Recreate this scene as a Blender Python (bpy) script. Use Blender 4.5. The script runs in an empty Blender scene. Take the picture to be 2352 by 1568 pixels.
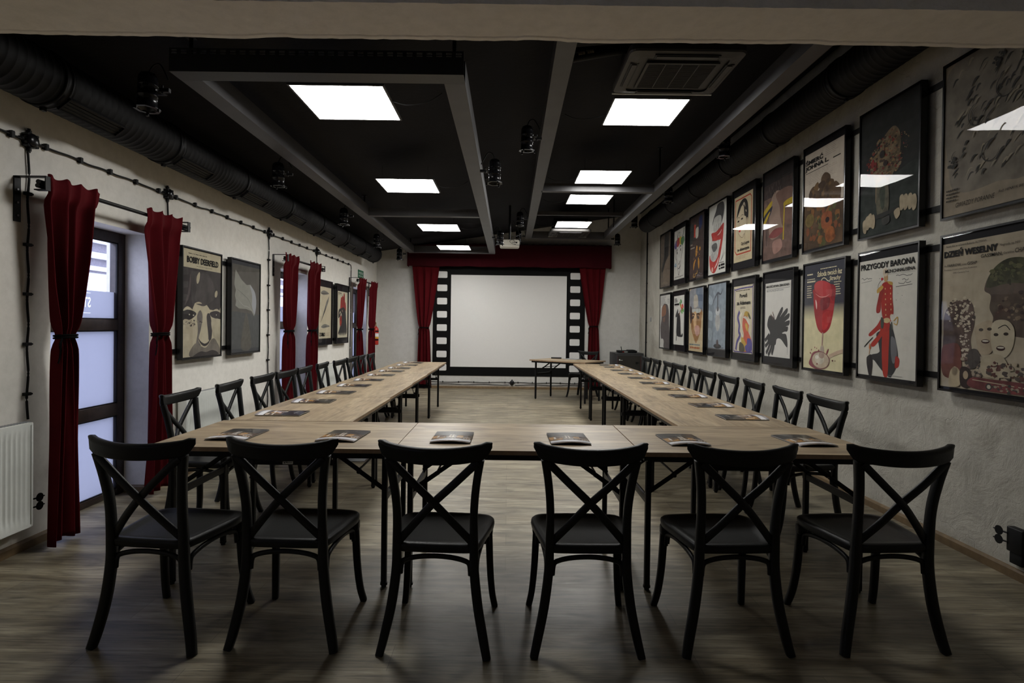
import bpy, bmesh, math, random
from mathutils import Vector, Matrix
random.seed(7)
PI = math.pi
SC = bpy.context.scene
COL = SC.collection

# ------------------------------------------------------------------ camera
cam_data = bpy.data.cameras.new('camera')
cam = bpy.data.objects.new('camera', cam_data); COL.objects.link(cam)
cam_data.sensor_width = 36; cam_data.lens = 20
cam_data.shift_x = 0.00347; cam_data.shift_y = -0.00988
cam_data.clip_start = 0.02
cam.matrix_world = (Matrix.Translation((0, 0, 1.36)) @ Matrix.Rotation(PI/2 - math.radians(0.56), 4, 'X')
                    @ Matrix.Rotation(math.radians(0.75), 4, 'Z'))
SC.camera = cam

# ------------------------------------------------------------------ world, light levels, exposure
W = bpy.data.worlds.new('overcast_sky'); SC.world = W; W.use_nodes = True
bg = W.node_tree.nodes['Background']
bg.inputs['Color'].default_value = (0.64, 0.70, 1.0, 1); bg.inputs['Strength'].default_value = 3.9
PANEL = 21.0                                     # emission of the ceiling panels
SC.view_settings.view_transform = 'Standard'
SC.view_settings.look = 'None'
SC.view_settings.exposure = 0.55
SC.view_settings.gamma = 1.0
SC.view_settings.use_curve_mapping = False
try:
    SC.cycles.use_denoising = True
    SC.cycles.denoiser = 'OPENIMAGEDENOISE'
    SC.cycles.max_bounces = 8
    SC.cycles.diffuse_bounces = 4
    SC.cycles.transparent_max_bounces = 12
    SC.cycles.sample_clamp_indirect = 6
    SC.cycles.caustics_reflective = False
    SC.cycles.caustics_refractive = False
except Exception:
    pass

# ------------------------------------------------------------------ materials
_mats = {}
def new_mat(name):
    m = bpy.data.materials.new(name); m.use_nodes = True
    return m, m.node_tree, m.node_tree.nodes['Principled BSDF']

def mat(name, col, rough=0.5, metal=0.0, noise=0.08, nscale=30.0, bump=0.0, bscale=80.0, coat=0.0, spec=0.5):
    """plain surface: base colour gently mottled by noise, optional bump"""
    if name in _mats: return _mats[name]
    m, nt, b = new_mat(name)
    tc = nt.nodes.new('ShaderNodeTexCoord')
    n = nt.nodes.new('ShaderNodeTexNoise'); n.inputs['Scale'].default_value = nscale; n.inputs['Detail'].default_value = 4
    nt.links.new(tc.outputs['Object'], n.inputs['Vector'])
    r = nt.nodes.new('ShaderNodeValToRGB')
    lo = [max(0, c*(1-noise)) for c in col]; hi = [min(1, c*(1+noise)) for c in col]
    r.color_ramp.elements[0].color = (*lo, 1); r.color_ramp.elements[1].color = (*hi, 1)
    r.color_ramp.elements[0].position = .3; r.color_ramp.elements[1].position = .7
    nt.links.new(n.outputs['Fac'], r.inputs['Fac']); nt.links.new(r.outputs['Color'], b.inputs['Base Color'])
    b.inputs['Roughness'].default_value = rough; b.inputs['Metallic'].default_value = metal
    b.inputs['Specular IOR Level'].default_value = spec
    if coat: b.inputs['Coat Weight'].default_value = coat; b.inputs['Coat Roughness'].default_value = 0.05
    if bump:
        n2 = nt.nodes.new('ShaderNodeTexNoise'); n2.inputs['Scale'].default_value = bscale; n2.inputs['Detail'].default_value = 5
        nt.links.new(tc.outputs['Object'], n2.inputs['Vector'])
        bp = nt.nodes.new('ShaderNodeBump'); bp.inputs['Strength'].default_value = bump; bp.inputs['Distance'].default_value = .01
        nt.links.new(n2.outputs['Fac'], bp.inputs['Height']); nt.links.new(bp.outputs['Normal'], b.inputs['Normal'])
    _mats[name] = m
    return m

def ramp(nt, src, stops):
    r = nt.nodes.new('ShaderNodeValToRGB')
    el = r.color_ramp.elements
    while len(el) < len(stops): el.new(0.5)
    for e, (p, c) in zip(el, stops):
        e.position = p; e.color = (*c, 1)
    nt.links.new(src, r.inputs['Fac'])
    return r
def mixrgb(nt, a, b, fac, mode='MIX'):
    m = nt.nodes.new('ShaderNodeMix'); m.data_type = 'RGBA'; m.blend_type = mode
    nt.links.new(a, m.inputs[6]); nt.links.new(b, m.inputs[7])
    if isinstance(fac, (int, float)): m.inputs[0].default_value = fac
    else: nt.links.new(fac, m.inputs[0])
    return m.outputs[2]
def noise(nt, vec, scale, detail=4, rough=.5, dist=0):
    n = nt.nodes.new('ShaderNodeTexNoise'); n.inputs['Scale'].default_value = scale
    n.inputs['Detail'].default_value = detail; n.inputs['Roughness'].default_value = rough; n.inputs['Distortion'].default_value = dist
    nt.links.new(vec, n.inputs['Vector']); return n.outputs['Fac']
def mapping(nt, scale, loc=(0, 0, 0), rot=(0, 0, 0)):
    tc = nt.nodes.new('ShaderNodeTexCoord'); mp = nt.nodes.new('ShaderNodeMapping')
    mp.inputs['Scale'].default_value = scale; mp.inputs['Location'].default_value = loc; mp.inputs['Rotation'].default_value = rot
    nt.links.new(tc.outputs['Object'], mp.inputs['Vector']); return mp.outputs['Vector']

def make_wood(name, stops, plank=None, rough=0.45, grain=(1.1, 9, 9), strength=1.0):
    m, nt, b = new_mat(name)
    v = mapping(nt, grain)
    n1 = noise(nt, v, 1.6, 8, .62, .6)
    v2 = mapping(nt, (grain[0]*2.2, grain[1]*7, grain[2]*7))
    n2 = noise(nt, v2, 2.2, 6, .6)
    c1 = ramp(nt, n1, stops).outputs['Color']
    g = ramp(nt, n2, [(0.3, (.50, .48, .46)), (0.64, (1.10, 1.09, 1.08))]).outputs['Color']
    c = mixrgb(nt, c1, g, .75*strength, 'MULTIPLY')
    v3 = mapping(nt, (1.6, 5.5, 5.5), (3, 1, 0))
    n3 = noise(nt, v3, 1.7, 3, .5, 1.5)                   # broad knots and cloudy patches
    k = ramp(nt, n3, [(0.30, (.52, .50, .48)), (0.47, (1, 1, 1)), (0.66, (1.16, 1.15, 1.12))]).outputs['Color']
    c = mixrgb(nt, c, k, .8*strength, 'MULTIPLY')
    if plank:
        v4 = mapping(nt, (2.6, 42, 42), (1, 7, 0)); n4 = noise(nt, v4, 1.5, 5, .7, .3)
        k4 = ramp(nt, n4, [(0.33, (.42, .40, .38)), (0.45, (.92, .92, .92)), (0.7, (1.16, 1.15, 1.13))]).outputs['Color']
        c = mixrgb(nt, c, k4, .9, 'MULTIPLY')
        br = nt.nodes.new('ShaderNodeTexBrick')
        nt.links.new(mapping(nt, (1, 1, 1)), br.inputs['Vector'])
        br.inputs['Scale'].default_value = 1; br.inputs['Mortar Size'].default_value = .0014
        br.inputs['Brick Width'].default_value = plank[0]; br.inputs['Row Height'].default_value = plank[1]
        br.offset = .37; br.inputs['Mortar Smooth'].default_value = .2; br.inputs['Bias'].default_value = -.1
        br.inputs['Color1'].default_value = (.80, .80, .80, 1); br.inputs['Color2'].default_value = (1.12, 1.1, 1.08, 1)
        br.inputs['Mortar'].default_value = (.45, .43, .4, 1)
        c = mixrgb(nt, c, br.outputs['Color'], .85, 'MULTIPLY')
    nt.links.new(c, b.inputs['Base Color'])
    rr = ramp(nt, n2, [(0.2, (rough+.1,)*3), (.8, (rough-.06,)*3)])
    nt.links.new(rr.outputs['Color'], b.inputs['Roughness'])
    bp = nt.nodes.new('ShaderNodeBump'); bp.inputs['Strength'].default_value = .18; bp.inputs['Distance'].default_value = .002
    nt.links.new(n2, bp.inputs['Height']); nt.links.new(bp.outputs['Normal'], b.inputs['Normal'])
    _mats[name] = m
    return m

def make_plaster(name, base, dark, stain, bump, scale=1.0):
    m, nt, b = new_mat(name)
    v = mapping(nt, (1, 1, 1))
    n1 = noise(nt, v, 1.3*scale, 6, .6, .8)
    c = ramp(nt, n1, [(0.3, dark), (0.6, base)]).outputs['Color']
    n2 = noise(nt, v, 0.7*scale, 5, .7, 1.6)
    s = ramp(nt, n2, [(0.28, stain), (0.45, (1, 1, 1))]).outputs['Color']
    c = mixrgb(nt, c, s, .8, 'MULTIPLY')
    n5 = noise(nt, v, 14*scale, 6, .7)
    s5 = ramp(nt, n5, [(0.25, (.86, .86, .85)), (0.6, (1.02, 1.02, 1.02))]).outputs['Color']
    c = mixrgb(nt, c, s5, .8, 'MULTIPLY')
    nt.links.new(c, b.inputs['Base Color']); b.inputs['Roughness'].default_value = .85
    n3 = noise(nt, v, 5*scale, 8, .65, 1.2)
    mu = nt.nodes.new('ShaderNodeTexVoronoi'); mu.inputs['Scale'].default_value = 2.6*scale
    mu.feature = 'DISTANCE_TO_EDGE'
    vv = nt.nodes.new('ShaderNodeVectorMath'); vv.operation = 'ADD'
    nz = nt.nodes.new('ShaderNodeTexNoise'); nz.inputs['Scale'].default_value = 3*scale; nz.inputs['Detail'].default_value = 4
    nt.links.new(v, nz.inputs['Vector']); nt.links.new(v, vv.inputs[0]); nt.links.new(nz.outputs['Color'], vv.inputs[1])
    nt.links.new(vv.outputs[0], mu.inputs['Vector'])
    cr = ramp(nt, mu.outputs['Distance'], [(0.0, (0, 0, 0)), (0.012, (1, 1, 1))]).outputs['Color']
    gate = ramp(nt, noise(nt, v, 1.7*scale, 2, .5), [(0.47, (1, 1, 1)), (0.6, (0, 0, 0))]).outputs['Color']
    crk = mixrgb(nt, cr, gate, 1.0, 'LIGHTEN')
    crk = mixrgb(nt, crk, ramp(nt, noise(nt, v, 22*scale, 5, .7), [(.3, (.35,)*3), (.6, (1, 1, 1))]).outputs['Color'], .55, 'MULTIPLY')
    hm = mixrgb(nt, crk, ramp(nt, n3, [(0.2, (0, 0, 0)), (0.8, (1, 1, 1))]).outputs['Color'], .7)
    bp = nt.nodes.new('ShaderNodeBump'); bp.inputs['Strength'].default_value = bump; bp.inputs['Distance'].default_value = .016
    nt.links.new(hm, bp.inputs['Height']); nt.links.new(bp.outputs['Normal'], b.inputs['Normal'])
    _mats[name] = m
    return m

M_FLOOR = make_wood('grey_oak_vinyl', [(0.25, (.108, .088, .057)), (0.48, (.235, .204, .142)), (0.72, (.42, .38, .28))], plank=(1.25, .185), rough=.42, grain=(.9, 7, 7))
M_TABLE = make_wood('oak_laminate', [(0.25, (.215, .155, .092)), (0.5, (.35, .27, .17)), (0.75, (.49, .40, .265))], rough=.38, grain=(1.0, 8, 8), strength=.8)
M_EDGE = mat('oak_edge_band', (.30, .20, .12), .5, noise=.15, nscale=40)
M_SKIRT = mat('oak_skirting', (.17, .115, .060), .45, noise=.2, nscale=18)
M_WALLW = make_plaster('white_wall_paint', (.76, .735, .68), (.72, .695, .64), (.93, .92, .90), .07)
M_WALLB = make_plaster('back_wall_paint', (.56, .55, .52), (.53, .52, .49), (.95, .95, .94), .05)
M_CONC = make_plaster('skimmed_concrete', (.43, .41, .355), (.31, .295, .255), (.62, .60, .56), .75)
M_SOFFIT = make_plaster('soffit_paint', (.86, .80, .72), (.82, .76, .68), (.95, .94, .93), .10)
M_FRONTC = make_plaster('grey_front_plaster', (.86, .85, .84), (.74, .73, .72), (.85, .85, .86), .5, 2)
M_CEIL = mat('black_ceiling_paint', (.0125, .0125, .0155), .8, spec=.2, noise=.15, nscale=3, bump=.25, bscale=25)
M_DUCT = mat('black_duct_paint', (.0045, .0045, .005), .6, noise=.2, nscale=10, spec=.15)
M_RAIL = mat('dark_grey_channel', (.062, .060, .063), .45, noise=.12, nscale=6)
M_BLKM = mat('black_metal', (.007, .007, .0075), .42, noise=.1, spec=.18)
M_BLKP = mat('black_plastic', (.008, .008, .0085), .5, noise=.1, spec=.18)
M_CHAIR = mat('black_chair_plastic', (.0085, .009, .009), .42, spec=.22, noise=.12, nscale=60, bump=.12, bscale=260)
M_MATB0 = mat('black_cord', (.004, .004, .004), .9, noise=.1, spec=.05)
M_GLOSSB = mat('glossy_black', (.006, .006, .007), .22, noise=.05, spec=.25)
M_STEEL = mat('bright_steel', (.55, .55, .55), .3, 1.0)
M_WHITEM = mat('white_enamel', (.72, .74, .70), .35, noise=.02)
M_WHITEP = mat('off_white_plastic', (.56, .53, .46), .4, noise=.04)
M_ACP = mat('dark_painted_cassette', (.042, .039, .036), .5, noise=.1)
M_ACD = mat('cassette_slots', (.012, .012, .012), .6)
M_FRAMEW = mat('dark_walnut_frame', (.030, .020, .016), .4, noise=.35, nscale=25)
M_SCREEN = mat('matt_white_screen', (.66, .65, .63), .9, noise=.01)
M_BLACKPR = mat('black_print', (.004, .004, .004), .7, noise=.05, spec=.1)
M_PAGE = mat('white_paper', (.75, .75, .75), .6, noise=.02)
M_GREEN = mat('sign_green', (.01, .13, .06), .45, noise=.03)
M_SIGNW = mat('sign_white', (.75, .8, .75), .5, noise=.02)
M_RED = mat('extinguisher_red', (.42, .025, .015), .3, noise=.05)
M_GREYP = mat('grey_plastic', (.25, .26, .27), .5)
M_HOUSE = mat('house_render', (.88, .89, .87), .9, noise=.03)
M_HOUSED = mat('house_dark_band', (.16, .15, .17), .8, noise=.2)
M_HOUSEL = mat('house_light_band', (.8, .8, .82), .8, noise=.05)
M_GROUND = mat('pale_paving', (.45, .45, .45), .9)

def make_fabric(name, col):
    m, nt, b = new_mat(name)
    v = mapping(nt, (1, 1, 1))
    n = noise(nt, v, 260, 2, .5)
    n2 = noise(nt, v, 6, 3, .5)
    c = ramp(nt, n, [(0.2, tuple(x*.75 for x in col)), (0.8, tuple(min(1, x*1.2) for x in col))]).outputs['Color']
    g = ramp(nt, n2, [(0.2, (.85, .85, .85)), (0.8, (1.08, 1.08, 1.08))]).outputs['Color']
    nt.links.new(mixrgb(nt, c, g, 1, 'MULTIPLY'), b.inputs['Base Color'])
    b.inputs['Roughness'].default_value = .9
    b.inputs['Sheen Weight'].default_value = .06; b.inputs['Sheen Roughness'].default_value = .4
    b.inputs['Sheen Tint'].default_value = (1, .2, .2, 1)
    b.inputs['Specular IOR Level'].default_value = .15
    # thin cloth lets a little daylight through
    tr = nt.nodes.new('ShaderNodeBsdfTranslucent'); tr.inputs['Color'].default_value = (col[0], col[1]*.8, col[2], 1)
    mx = nt.nodes.new('ShaderNodeMixShader'); mx.inputs['Fac'].default_value = .22
    nt.links.new(b.outputs[0], mx.inputs[1]); nt.links.new(tr.outputs[0], mx.inputs[2])
    nt.links.new(mx.outputs[0], nt.nodes['Material Output'].inputs['Surface'])
    _mats[name] = m; return m
M_VELVET = make_fabric('red_curtain_cloth', (.092, .003, .006))
M_VALANCE = make_fabric('dark_red_valance_cloth', (.055, .004, .008))

def make_emit(name, col, s):
    m, nt, b = new_mat(name)
    e = nt.nodes.new('ShaderNodeEmission'); e.inputs['Color'].default_value = (*col, 1); e.inputs['Strength'].default_value = s
    nt.links.new(e.outputs[0], nt.nodes['Material Output'].inputs['Surface']); _mats[name] = m; return m
M_PANEL = make_emit('lit_panel_diffuser', (1.0, .985, .95), PANEL)

def make_frost():
    m, nt, b = new_mat('frosted_glass_film')
    tr = nt.nodes.new('ShaderNodeBsdfTranslucent'); tr.inputs['Color'].default_value = (.47, .475, .50, 1)
    gl = nt.nodes.new('ShaderNodeBsdfGlossy'); gl.inputs['Roughness'].default_value = .12
    mx = nt.nodes.new('ShaderNodeMixShader'); mx.inputs['Fac'].default_value = .06
    nt.links.new(tr.outputs[0], mx.inputs[1]); nt.links.new(gl.outputs[0], mx.inputs[2])
    nt.links.new(mx.outputs[0], nt.nodes['Material Output'].inputs['Surface']); return m
M_FROST = make_frost()
def make_clear(name, refl=1.0, bump=0.0, bscale=3.0, tint=(1, 1, 1)):
    m, nt, b = new_mat(name)
    tr = nt.nodes.new('ShaderNodeBsdfTransparent'); tr.inputs['Color'].default_value = (*tint, 1)
    gl = nt.nodes.new('ShaderNodeBsdfGlossy'); gl.inputs['Roughness'].default_value = .015
    fr = nt.nodes.new('ShaderNodeFresnel'); fr.inputs['IOR'].default_value = 1.49
    mu = nt.nodes.new('ShaderNodeMath'); mu.operation = 'MULTIPLY'; mu.inputs[1].default_value = refl
    ge = nt.nodes.new('ShaderNodeNewGeometry'); io = nt.nodes.new('ShaderNodeMix')     # same reflectance from both faces of the thin sheet
    io.inputs[2].default_value = 1.49; io.inputs[3].default_value = 1/1.49
    nt.links.new(ge.outputs['Backfacing'], io.inputs[0]); nt.links.new(io.outputs[0], fr.inputs['IOR'])
    nt.links.new(fr.outputs[0], mu.inputs[0])
    mx = nt.nodes.new('ShaderNodeMixShader')
    nt.links.new(mu.outputs[0], mx.inputs['Fac'])
    nt.links.new(tr.outputs[0], mx.inputs[1]); nt.links.new(gl.outputs[0], mx.inputs[2])
    if bump:
        n = noise(nt, mapping(nt, (1, 1, 1)), bscale, 1, .4)
        bp = nt.nodes.new('ShaderNodeBump'); bp.inputs['Strength'].default_value = bump; bp.inputs['Distance'].default_value = .02
        nt.links.new(n, bp.inputs['Height']); nt.links.new(bp.outputs['Normal'], gl.inputs['Normal'])
    nt.links.new(mx.outputs[0], nt.nodes['Material Output'].inputs['Surface']); return m
M_CLEAR = make_clear('clear_window_glass')
M_ACRYL = make_clear('clear_acrylic_sheet', .40, .055, 2.4)

# ------------------------------------------------------------------ mesh building
class MB:
    def __init__(s): s.v = []; s.f = []; s.mi = []; s.sm = []; s.M = Matrix.Identity(4)
    def add(s, vs, fs, mi=0, smooth=False):
        o = len(s.v); s.v += [tuple(s.M @ Vector(p)) for p in vs]
        for f in fs: s.f.append([i+o for i in f]); s.mi.append(mi); s.sm.append(smooth)
    def box(s, c, d, mi=0, rot=None, bev=0.0):
        hx, hy, hz = d[0]/2, d[1]/2, d[2]/2
        R = rot if rot else Matrix.Identity(3); c = Vector(c)
        if bev <= 0:
            vs = [c + R @ Vector((x*hx, y*hy, z*hz)) for z in (-1, 1) for y in (-1, 1) for x in (-1, 1)]
            s.add(vs, [(0, 2, 3, 1), (4, 5, 7, 6), (0, 1, 5, 4), (2, 6, 7, 3), (0, 4, 6, 2), (1, 3, 7, 5)], mi)
        else:
            bm = bmesh.new(); bmesh.ops.create_cube(bm, size=1)
            for v in bm.verts: v.co = Vector((v.co.x*d[0], v.co.y*d[1], v.co.z*d[2]))
            bmesh.ops.bevel(bm, geom=bm.edges[:], offset=bev, segments=2, affect='EDGES', profile=.5)
            bm.verts.index_update()
            s.add([c + R @ v.co for v in bm.verts], [[v.index for v in f.verts] for f in bm.faces], mi, True); bm.free()
    def b2(s, x0, x1, y0, y1, z0, z1, mi=0, bev=0.0):
        s.box(((x0+x1)/2, (y0+y1)/2, (z0+z1)/2), (abs(x1-x0), abs(y1-y0), abs(z1-z0)), mi, bev=bev)
    def tube(s, path, rad, seg=10, mi=0, ref=(0, 0, 1), cap=True, smooth=True, sq=False):
        """sweep an ellipse (or rounded square) along path; rad = number or list of (ra, rb): rb along ref side"""
        P = [Vector(p) for p in path]; n = len(P)
        if not isinstance(rad, list): rad = [rad]*n
        ref = Vector(ref).normalized(); rings = []; vs = []
        for i, p in enumerate(P):
            t = (P[min(i+1, n-1)] - P[max(i-1, 0)]).normalized()
            b = ref - t*ref.dot(t)
            if b.length < 1e-3: b = Vector((1, 0, 0)) - t*t.x
            if b.length < 1e-3: b = Vector((0, 1, 0)) - t*t.y
            b.normalize(); a = t.cross(b)
            ra, rb = rad[i] if isinstance(rad[i], (tuple, list)) else (rad[i], rad[i])
            for k in range(seg):
                th = 2*PI*k/seg; cx, cy = math.cos(th), math.sin(th)
                if sq:
                    e = .45; cx = math.copysign(abs(cx)**e, cx); cy = math.copysign(abs(cy)**e, cy)
                vs.append(p + a*ra*cx + b*rb*cy)
        fs = []
        for i in range(n-1):
            for k in range(seg):
                k2 = (k+1) % seg
                fs.append((i*seg+k, i*seg+k2, (i+1)*seg+k2, (i+1)*seg+k))
        s.add(vs, fs, mi, smooth)
        if cap:
            s.add([vs[k] for k in range(seg)][::-1], [list(range(seg))], mi)
            s.add([vs[(n-1)*seg+k] for k in range(seg)], [list(range(seg))], mi)
    def cyl(s, p0, p1, r, seg=16, mi=0, r2=None, cap=True):
        s.tube([p0, p1], [r, r if r2 is None else r2], seg, mi, cap=cap)
    def lathe(s, prof, seg=24, mi=0, axis='Z', c=(0, 0, 0)):
        vs = []; c = Vector(c)
        for (r, h) in prof:
            for k in range(seg):
                th = 2*PI*k/seg; x, y = r*math.cos(th), r*math.sin(th)
                vs.append(c + Vector({'Z': (x, y, h), 'Y': (y, h, x), 'X': (h, x, y)}[axis]))
        fs = []
        for i in range(len(prof)-1):
            for k in range(seg):
                k2 = (k+1) % seg; fs.append((i*seg+k, i*seg+k2, (i+1)*seg+k2, (i+1)*seg+k))
        s.add(vs, fs, mi, True)
    def prism(s, pts, z0, z1, mi=0, plane='XY', smooth=False):
        """polygon extruded: plane XY (z), XZ (y), YZ (x)"""
        f = {'XY': lambda p, h: (p[0], p[1], h), 'XZ': lambda p, h: (p[0], h, p[1]), 'YZ': lambda p, h: (h, p[0], p[1])}[plane]
        n = len(pts); vs = [f(p, z0) for p in pts] + [f(p, z1) for p in pts]
        fs = [list(range(n))[::-1], [i+n for i in range(n)]] + [(i, (i+1) % n, (i+1) % n+n, i+n) for i in range(n)]
        s.add(vs, fs, mi, smooth)
    def poly(s, pts3, mi=0): s.add(pts3, [list(range(len(pts3)))], mi)
    def build(s, name, mats, parent=None, recalc=True):
        me = bpy.data.meshes.new(name); me.from_pydata(s.v, [], s.f)
        if not isinstance(mats, (list, tuple)): mats = [mats]
        for m in mats: me.materials.append(m)
        me.polygons.foreach_set('material_index', s.mi); me.polygons.foreach_set('use_smooth', s.sm)
        if recalc:
            bm = bmesh.new(); bm.from_mesh(me); bmesh.ops.recalc_face_normals(bm, faces=bm.faces); bm.to_mesh(me); bm.free()
        me.update()
        o = bpy.data.objects.new(name, me); COL.objects.link(o)
        if parent: o.parent = parent
        return o

def tag(o, label, cat, group=None, kind=None):
    if label: o['label'] = label
    if cat: o['category'] = cat
    if group: o['group'] = group
    if kind: o['kind'] = kind
    return o
def thing(name, label, cat, loc=(0, 0, 0), rz=0, group=None):
    o = bpy.data.objects.new(name, None); COL.objects.link(o)
    o.location = loc; o.rotation_euler = (0, 0, rz); o.empty_display_size = .05
    return tag(o, label, cat, group)
def struct(name, mb, mats, parent=None):
    o = mb.build(name, mats, parent)
    if not parent: o['kind'] = 'structure'
    return o
def dup(root, loc, rz=0, label=None, group=None, scale=None):
    r = root.copy(); COL.objects.link(r); r.location = loc; r.rotation_euler = (0, 0, rz)
    if scale: r.scale = scale
    if label: r['label'] = label
    if group: r['group'] = group
    for ch in list(root.children):
        c = ch.copy(); COL.objects.link(c); c.parent = r
        for g in list(ch.children):
            d = g.copy(); COL.objects.link(d); d.parent = c
    return r
def catmull(P, n=6, closed=False):
    P = [Vector(p) for p in P]; out = []; N = len(P)
    rng = range(N) if closed else range(N-1)
    for i in rng:
        if closed: p0, p1, p2, p3 = P[(i-1) % N], P[i], P[(i+1) % N], P[(i+2) % N]
        else: p0, p1, p2, p3 = P[max(i-1, 0)], P[i], P[i+1], P[min(i+2, N-1)]
        for k in range(n):
            t = k/n
            out.append(.5*((2*p1) + (p2-p0)*t + (2*p0-5*p1+4*p2-p3)*t*t + (3*p1-p0-3*p2+p3)*t**3))
    if not closed: out.append(P[-1])
    return out
def text_mesh(txt, size=1.0, bold=0.0, shear=0.0, align='LEFT', sx=1.0):
    """lettering as (verts, faces, width, height) in its own xy plane"""
    cu = bpy.data.curves.new('lettering', 'FONT'); cu.body = txt; cu.size = size; cu.offset = bold; cu.shear = shear
    cu.align_x = align; cu.resolution_u = 2
    o = bpy.data.objects.new('lettering', cu); COL.objects.link(o)
    dg = bpy.context.evaluated_depsgraph_get(); ev = o.evaluated_get(dg); me = ev.to_mesh()
    vs = [v.co.copy() for v in me.vertices]; fs = [list(p.vertices) for p in me.polygons]
    ev.to_mesh_clear(); bpy.data.objects.remove(o); bpy.data.curves.remove(cu)
    return vs, fs
def fit_text(txt, x0, x1, z0, z1, bold=0.0, shear=0.0, mirror=False, flat=True):
    """text scaled to fill the rectangle x0..x1, z0..z1; returns 2D verts + faces"""
    vs, fs = text_mesh(txt, 1.0, bold, shear)
    if not vs: return [], []
    ax = min(v.x for v in vs); bx = max(v.x for v in vs); ay = min(v.y for v in vs); by = max(v.y for v in vs)
    out = []
    for v in vs:
        u = (v.x-ax)/max(1e-6, bx-ax); w = (v.y-ay)/max(1e-6, by-ay)
        if mirror: u = 1-u
        out.append((x0+(x1-x0)*u, z0+(z1-z0)*w))
    return out, fs

# ------------------------------------------------------------------ the room
XL, XR, YB, YF = -2.85, 2.82, 12.25, -2.2
XLo = -3.19
def ceil_z(x): return 3.364 + .156*x
m = MB(); m.b2(XLo, XR+.2, YF, YB+.2, -.1, 0); struct('floor', m, M_FLOOR)
# left wall with three tall openings plus an added unseen one, reveals are the sides of the boxes
OPEN = [(-.95, .02), (3.54, 4.51), (7.10, 8.05), (10.42, 11.40)]; ZT = 2.04  # leading entry: unseen window added to let daylight into the front room
m = MB(); y = YF
for a, b in OPEN:
    m.b2(XLo, XL, y, a, 0, 3.3); m.b2(XLo, XL, a, b, ZT, 3.3); y = b
m.b2(XLo, XL, y, YB+.2, 0, 3.3)
struct('wall_left', m, M_WALLW)
m = MB(); m.b2(XL, XR+.2, YB, YB+.2, 0, 4.0); struct('wall_back', m, M_WALLB)
m = MB(); m.b2(XR, XR+.2, YF, YB, 0, 4.0); struct('wall_right', m, M_CONC)
m = MB(); m.b2(XLo, XR+.2, YF-.2, YF, 0, 3.3); struct('wall_front', m, M_CONC)
# sloping black ceiling
m = MB()
x0, x1 = XLo, XR+.2
m.prism([(x0, ceil_z(x0)), (x1, ceil_z(x1)), (x1, ceil_z(x1)+.15), (x0, ceil_z(x0)+.15)], 2.60, YB+.2, plane='XZ')
struct('ceiling', m, M_CEIL)
# plastered soffit of the wall opening between the two rooms: ragged far edge
m = MB()
xs = [XL + (XR-XL)*i/170 for i in range(171)]
rg = random.Random(3)
def rag(i, x): return 2.590 + rg.uniform(-.0035, .0035) + (.012*max(0, math.sin(x*3.7))**6) - (.010*max(0, math.sin(x*5.3+1))**10)
far = [rag(i, x) for i, x in enumerate(xs)]
near = [2.300 + rg.uniform(-.003, .003) for x in xs]
zb = [2.650]*len(xs)
vs = []; n = len(xs)
for i, x in enumerate(xs):
    vs += [(x, near[i], 2.652), (x, far[i]-.045, 2.650), (x, far[i]-.038, 2.6515), (x, far[i]-.030, 2.647), (x, far[i], 2.650), (x, far[i]-.004, 3.9), (x, 2.300, 3.9), (x, 2.300, 2.668)]
fs = []
for i in range(n-1):
    for k in range(8): fs.append((i*8+k, i*8+(k+1) % 8, (i+1)*8+(k+1) % 8, (i+1)*8+k))
mi = []
o = len(m.v); m.add(vs, fs)
for j in range(len(m.mi)):
    k = j % 8; m.mi[j] = 0 if k <= 3 else (1 if k == 4 else 2)
struct('trim_1', m, [M_SOFFIT, M_CEIL, M_FRONTC])
m = MB(); m.b2(XLo, XR+.2, YF, 2.33, 3.0, 3.15); struct('ceiling_2', m, M_FRONTC)
# skirting boards
def skirt(name, segs):
    m = MB()
    for (ax, ay, bx, by, nx, ny) in segs:
        d = Vector((bx-ax, by-ay)); L = d.length; d /= L
        prof = [(0, 0), (.016, 0), (.016, .045), (.010, .058), (0, .060)]
        vs = [];
        for (px, py) in ((ax, ay), (bx, by)):
            for (t, z) in prof: vs.append((px+nx*t, py+ny*t, z))
        k = len(prof)
        m.add(vs, [(i, (i+1) % k, (i+1) % k+k, i+k) for i in range(k)] + [list(range(k)), [i+k for i in range(k)]])
    struct(name, m, M_SKIRT)
skirt('baseboard_left', [(XL, a, XL, b, 1, 0) for a, b in ((YF, -.95), (.02, 3.54), (4.51, 7.10), (8.05, 10.42), (11.40, YB))] +
      [(XL-.005, 4.51, -3.03, 4.51, 0, -1), (XL-.005, 8.05, -3.03, 8.05, 0, -1)])
skirt('baseboard_right', [(XR, YF, XR, YB, -1, 0)])
skirt('baseboard_back', [(XL+.02, YB, XR-.02, YB, 0, -1)])

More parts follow.
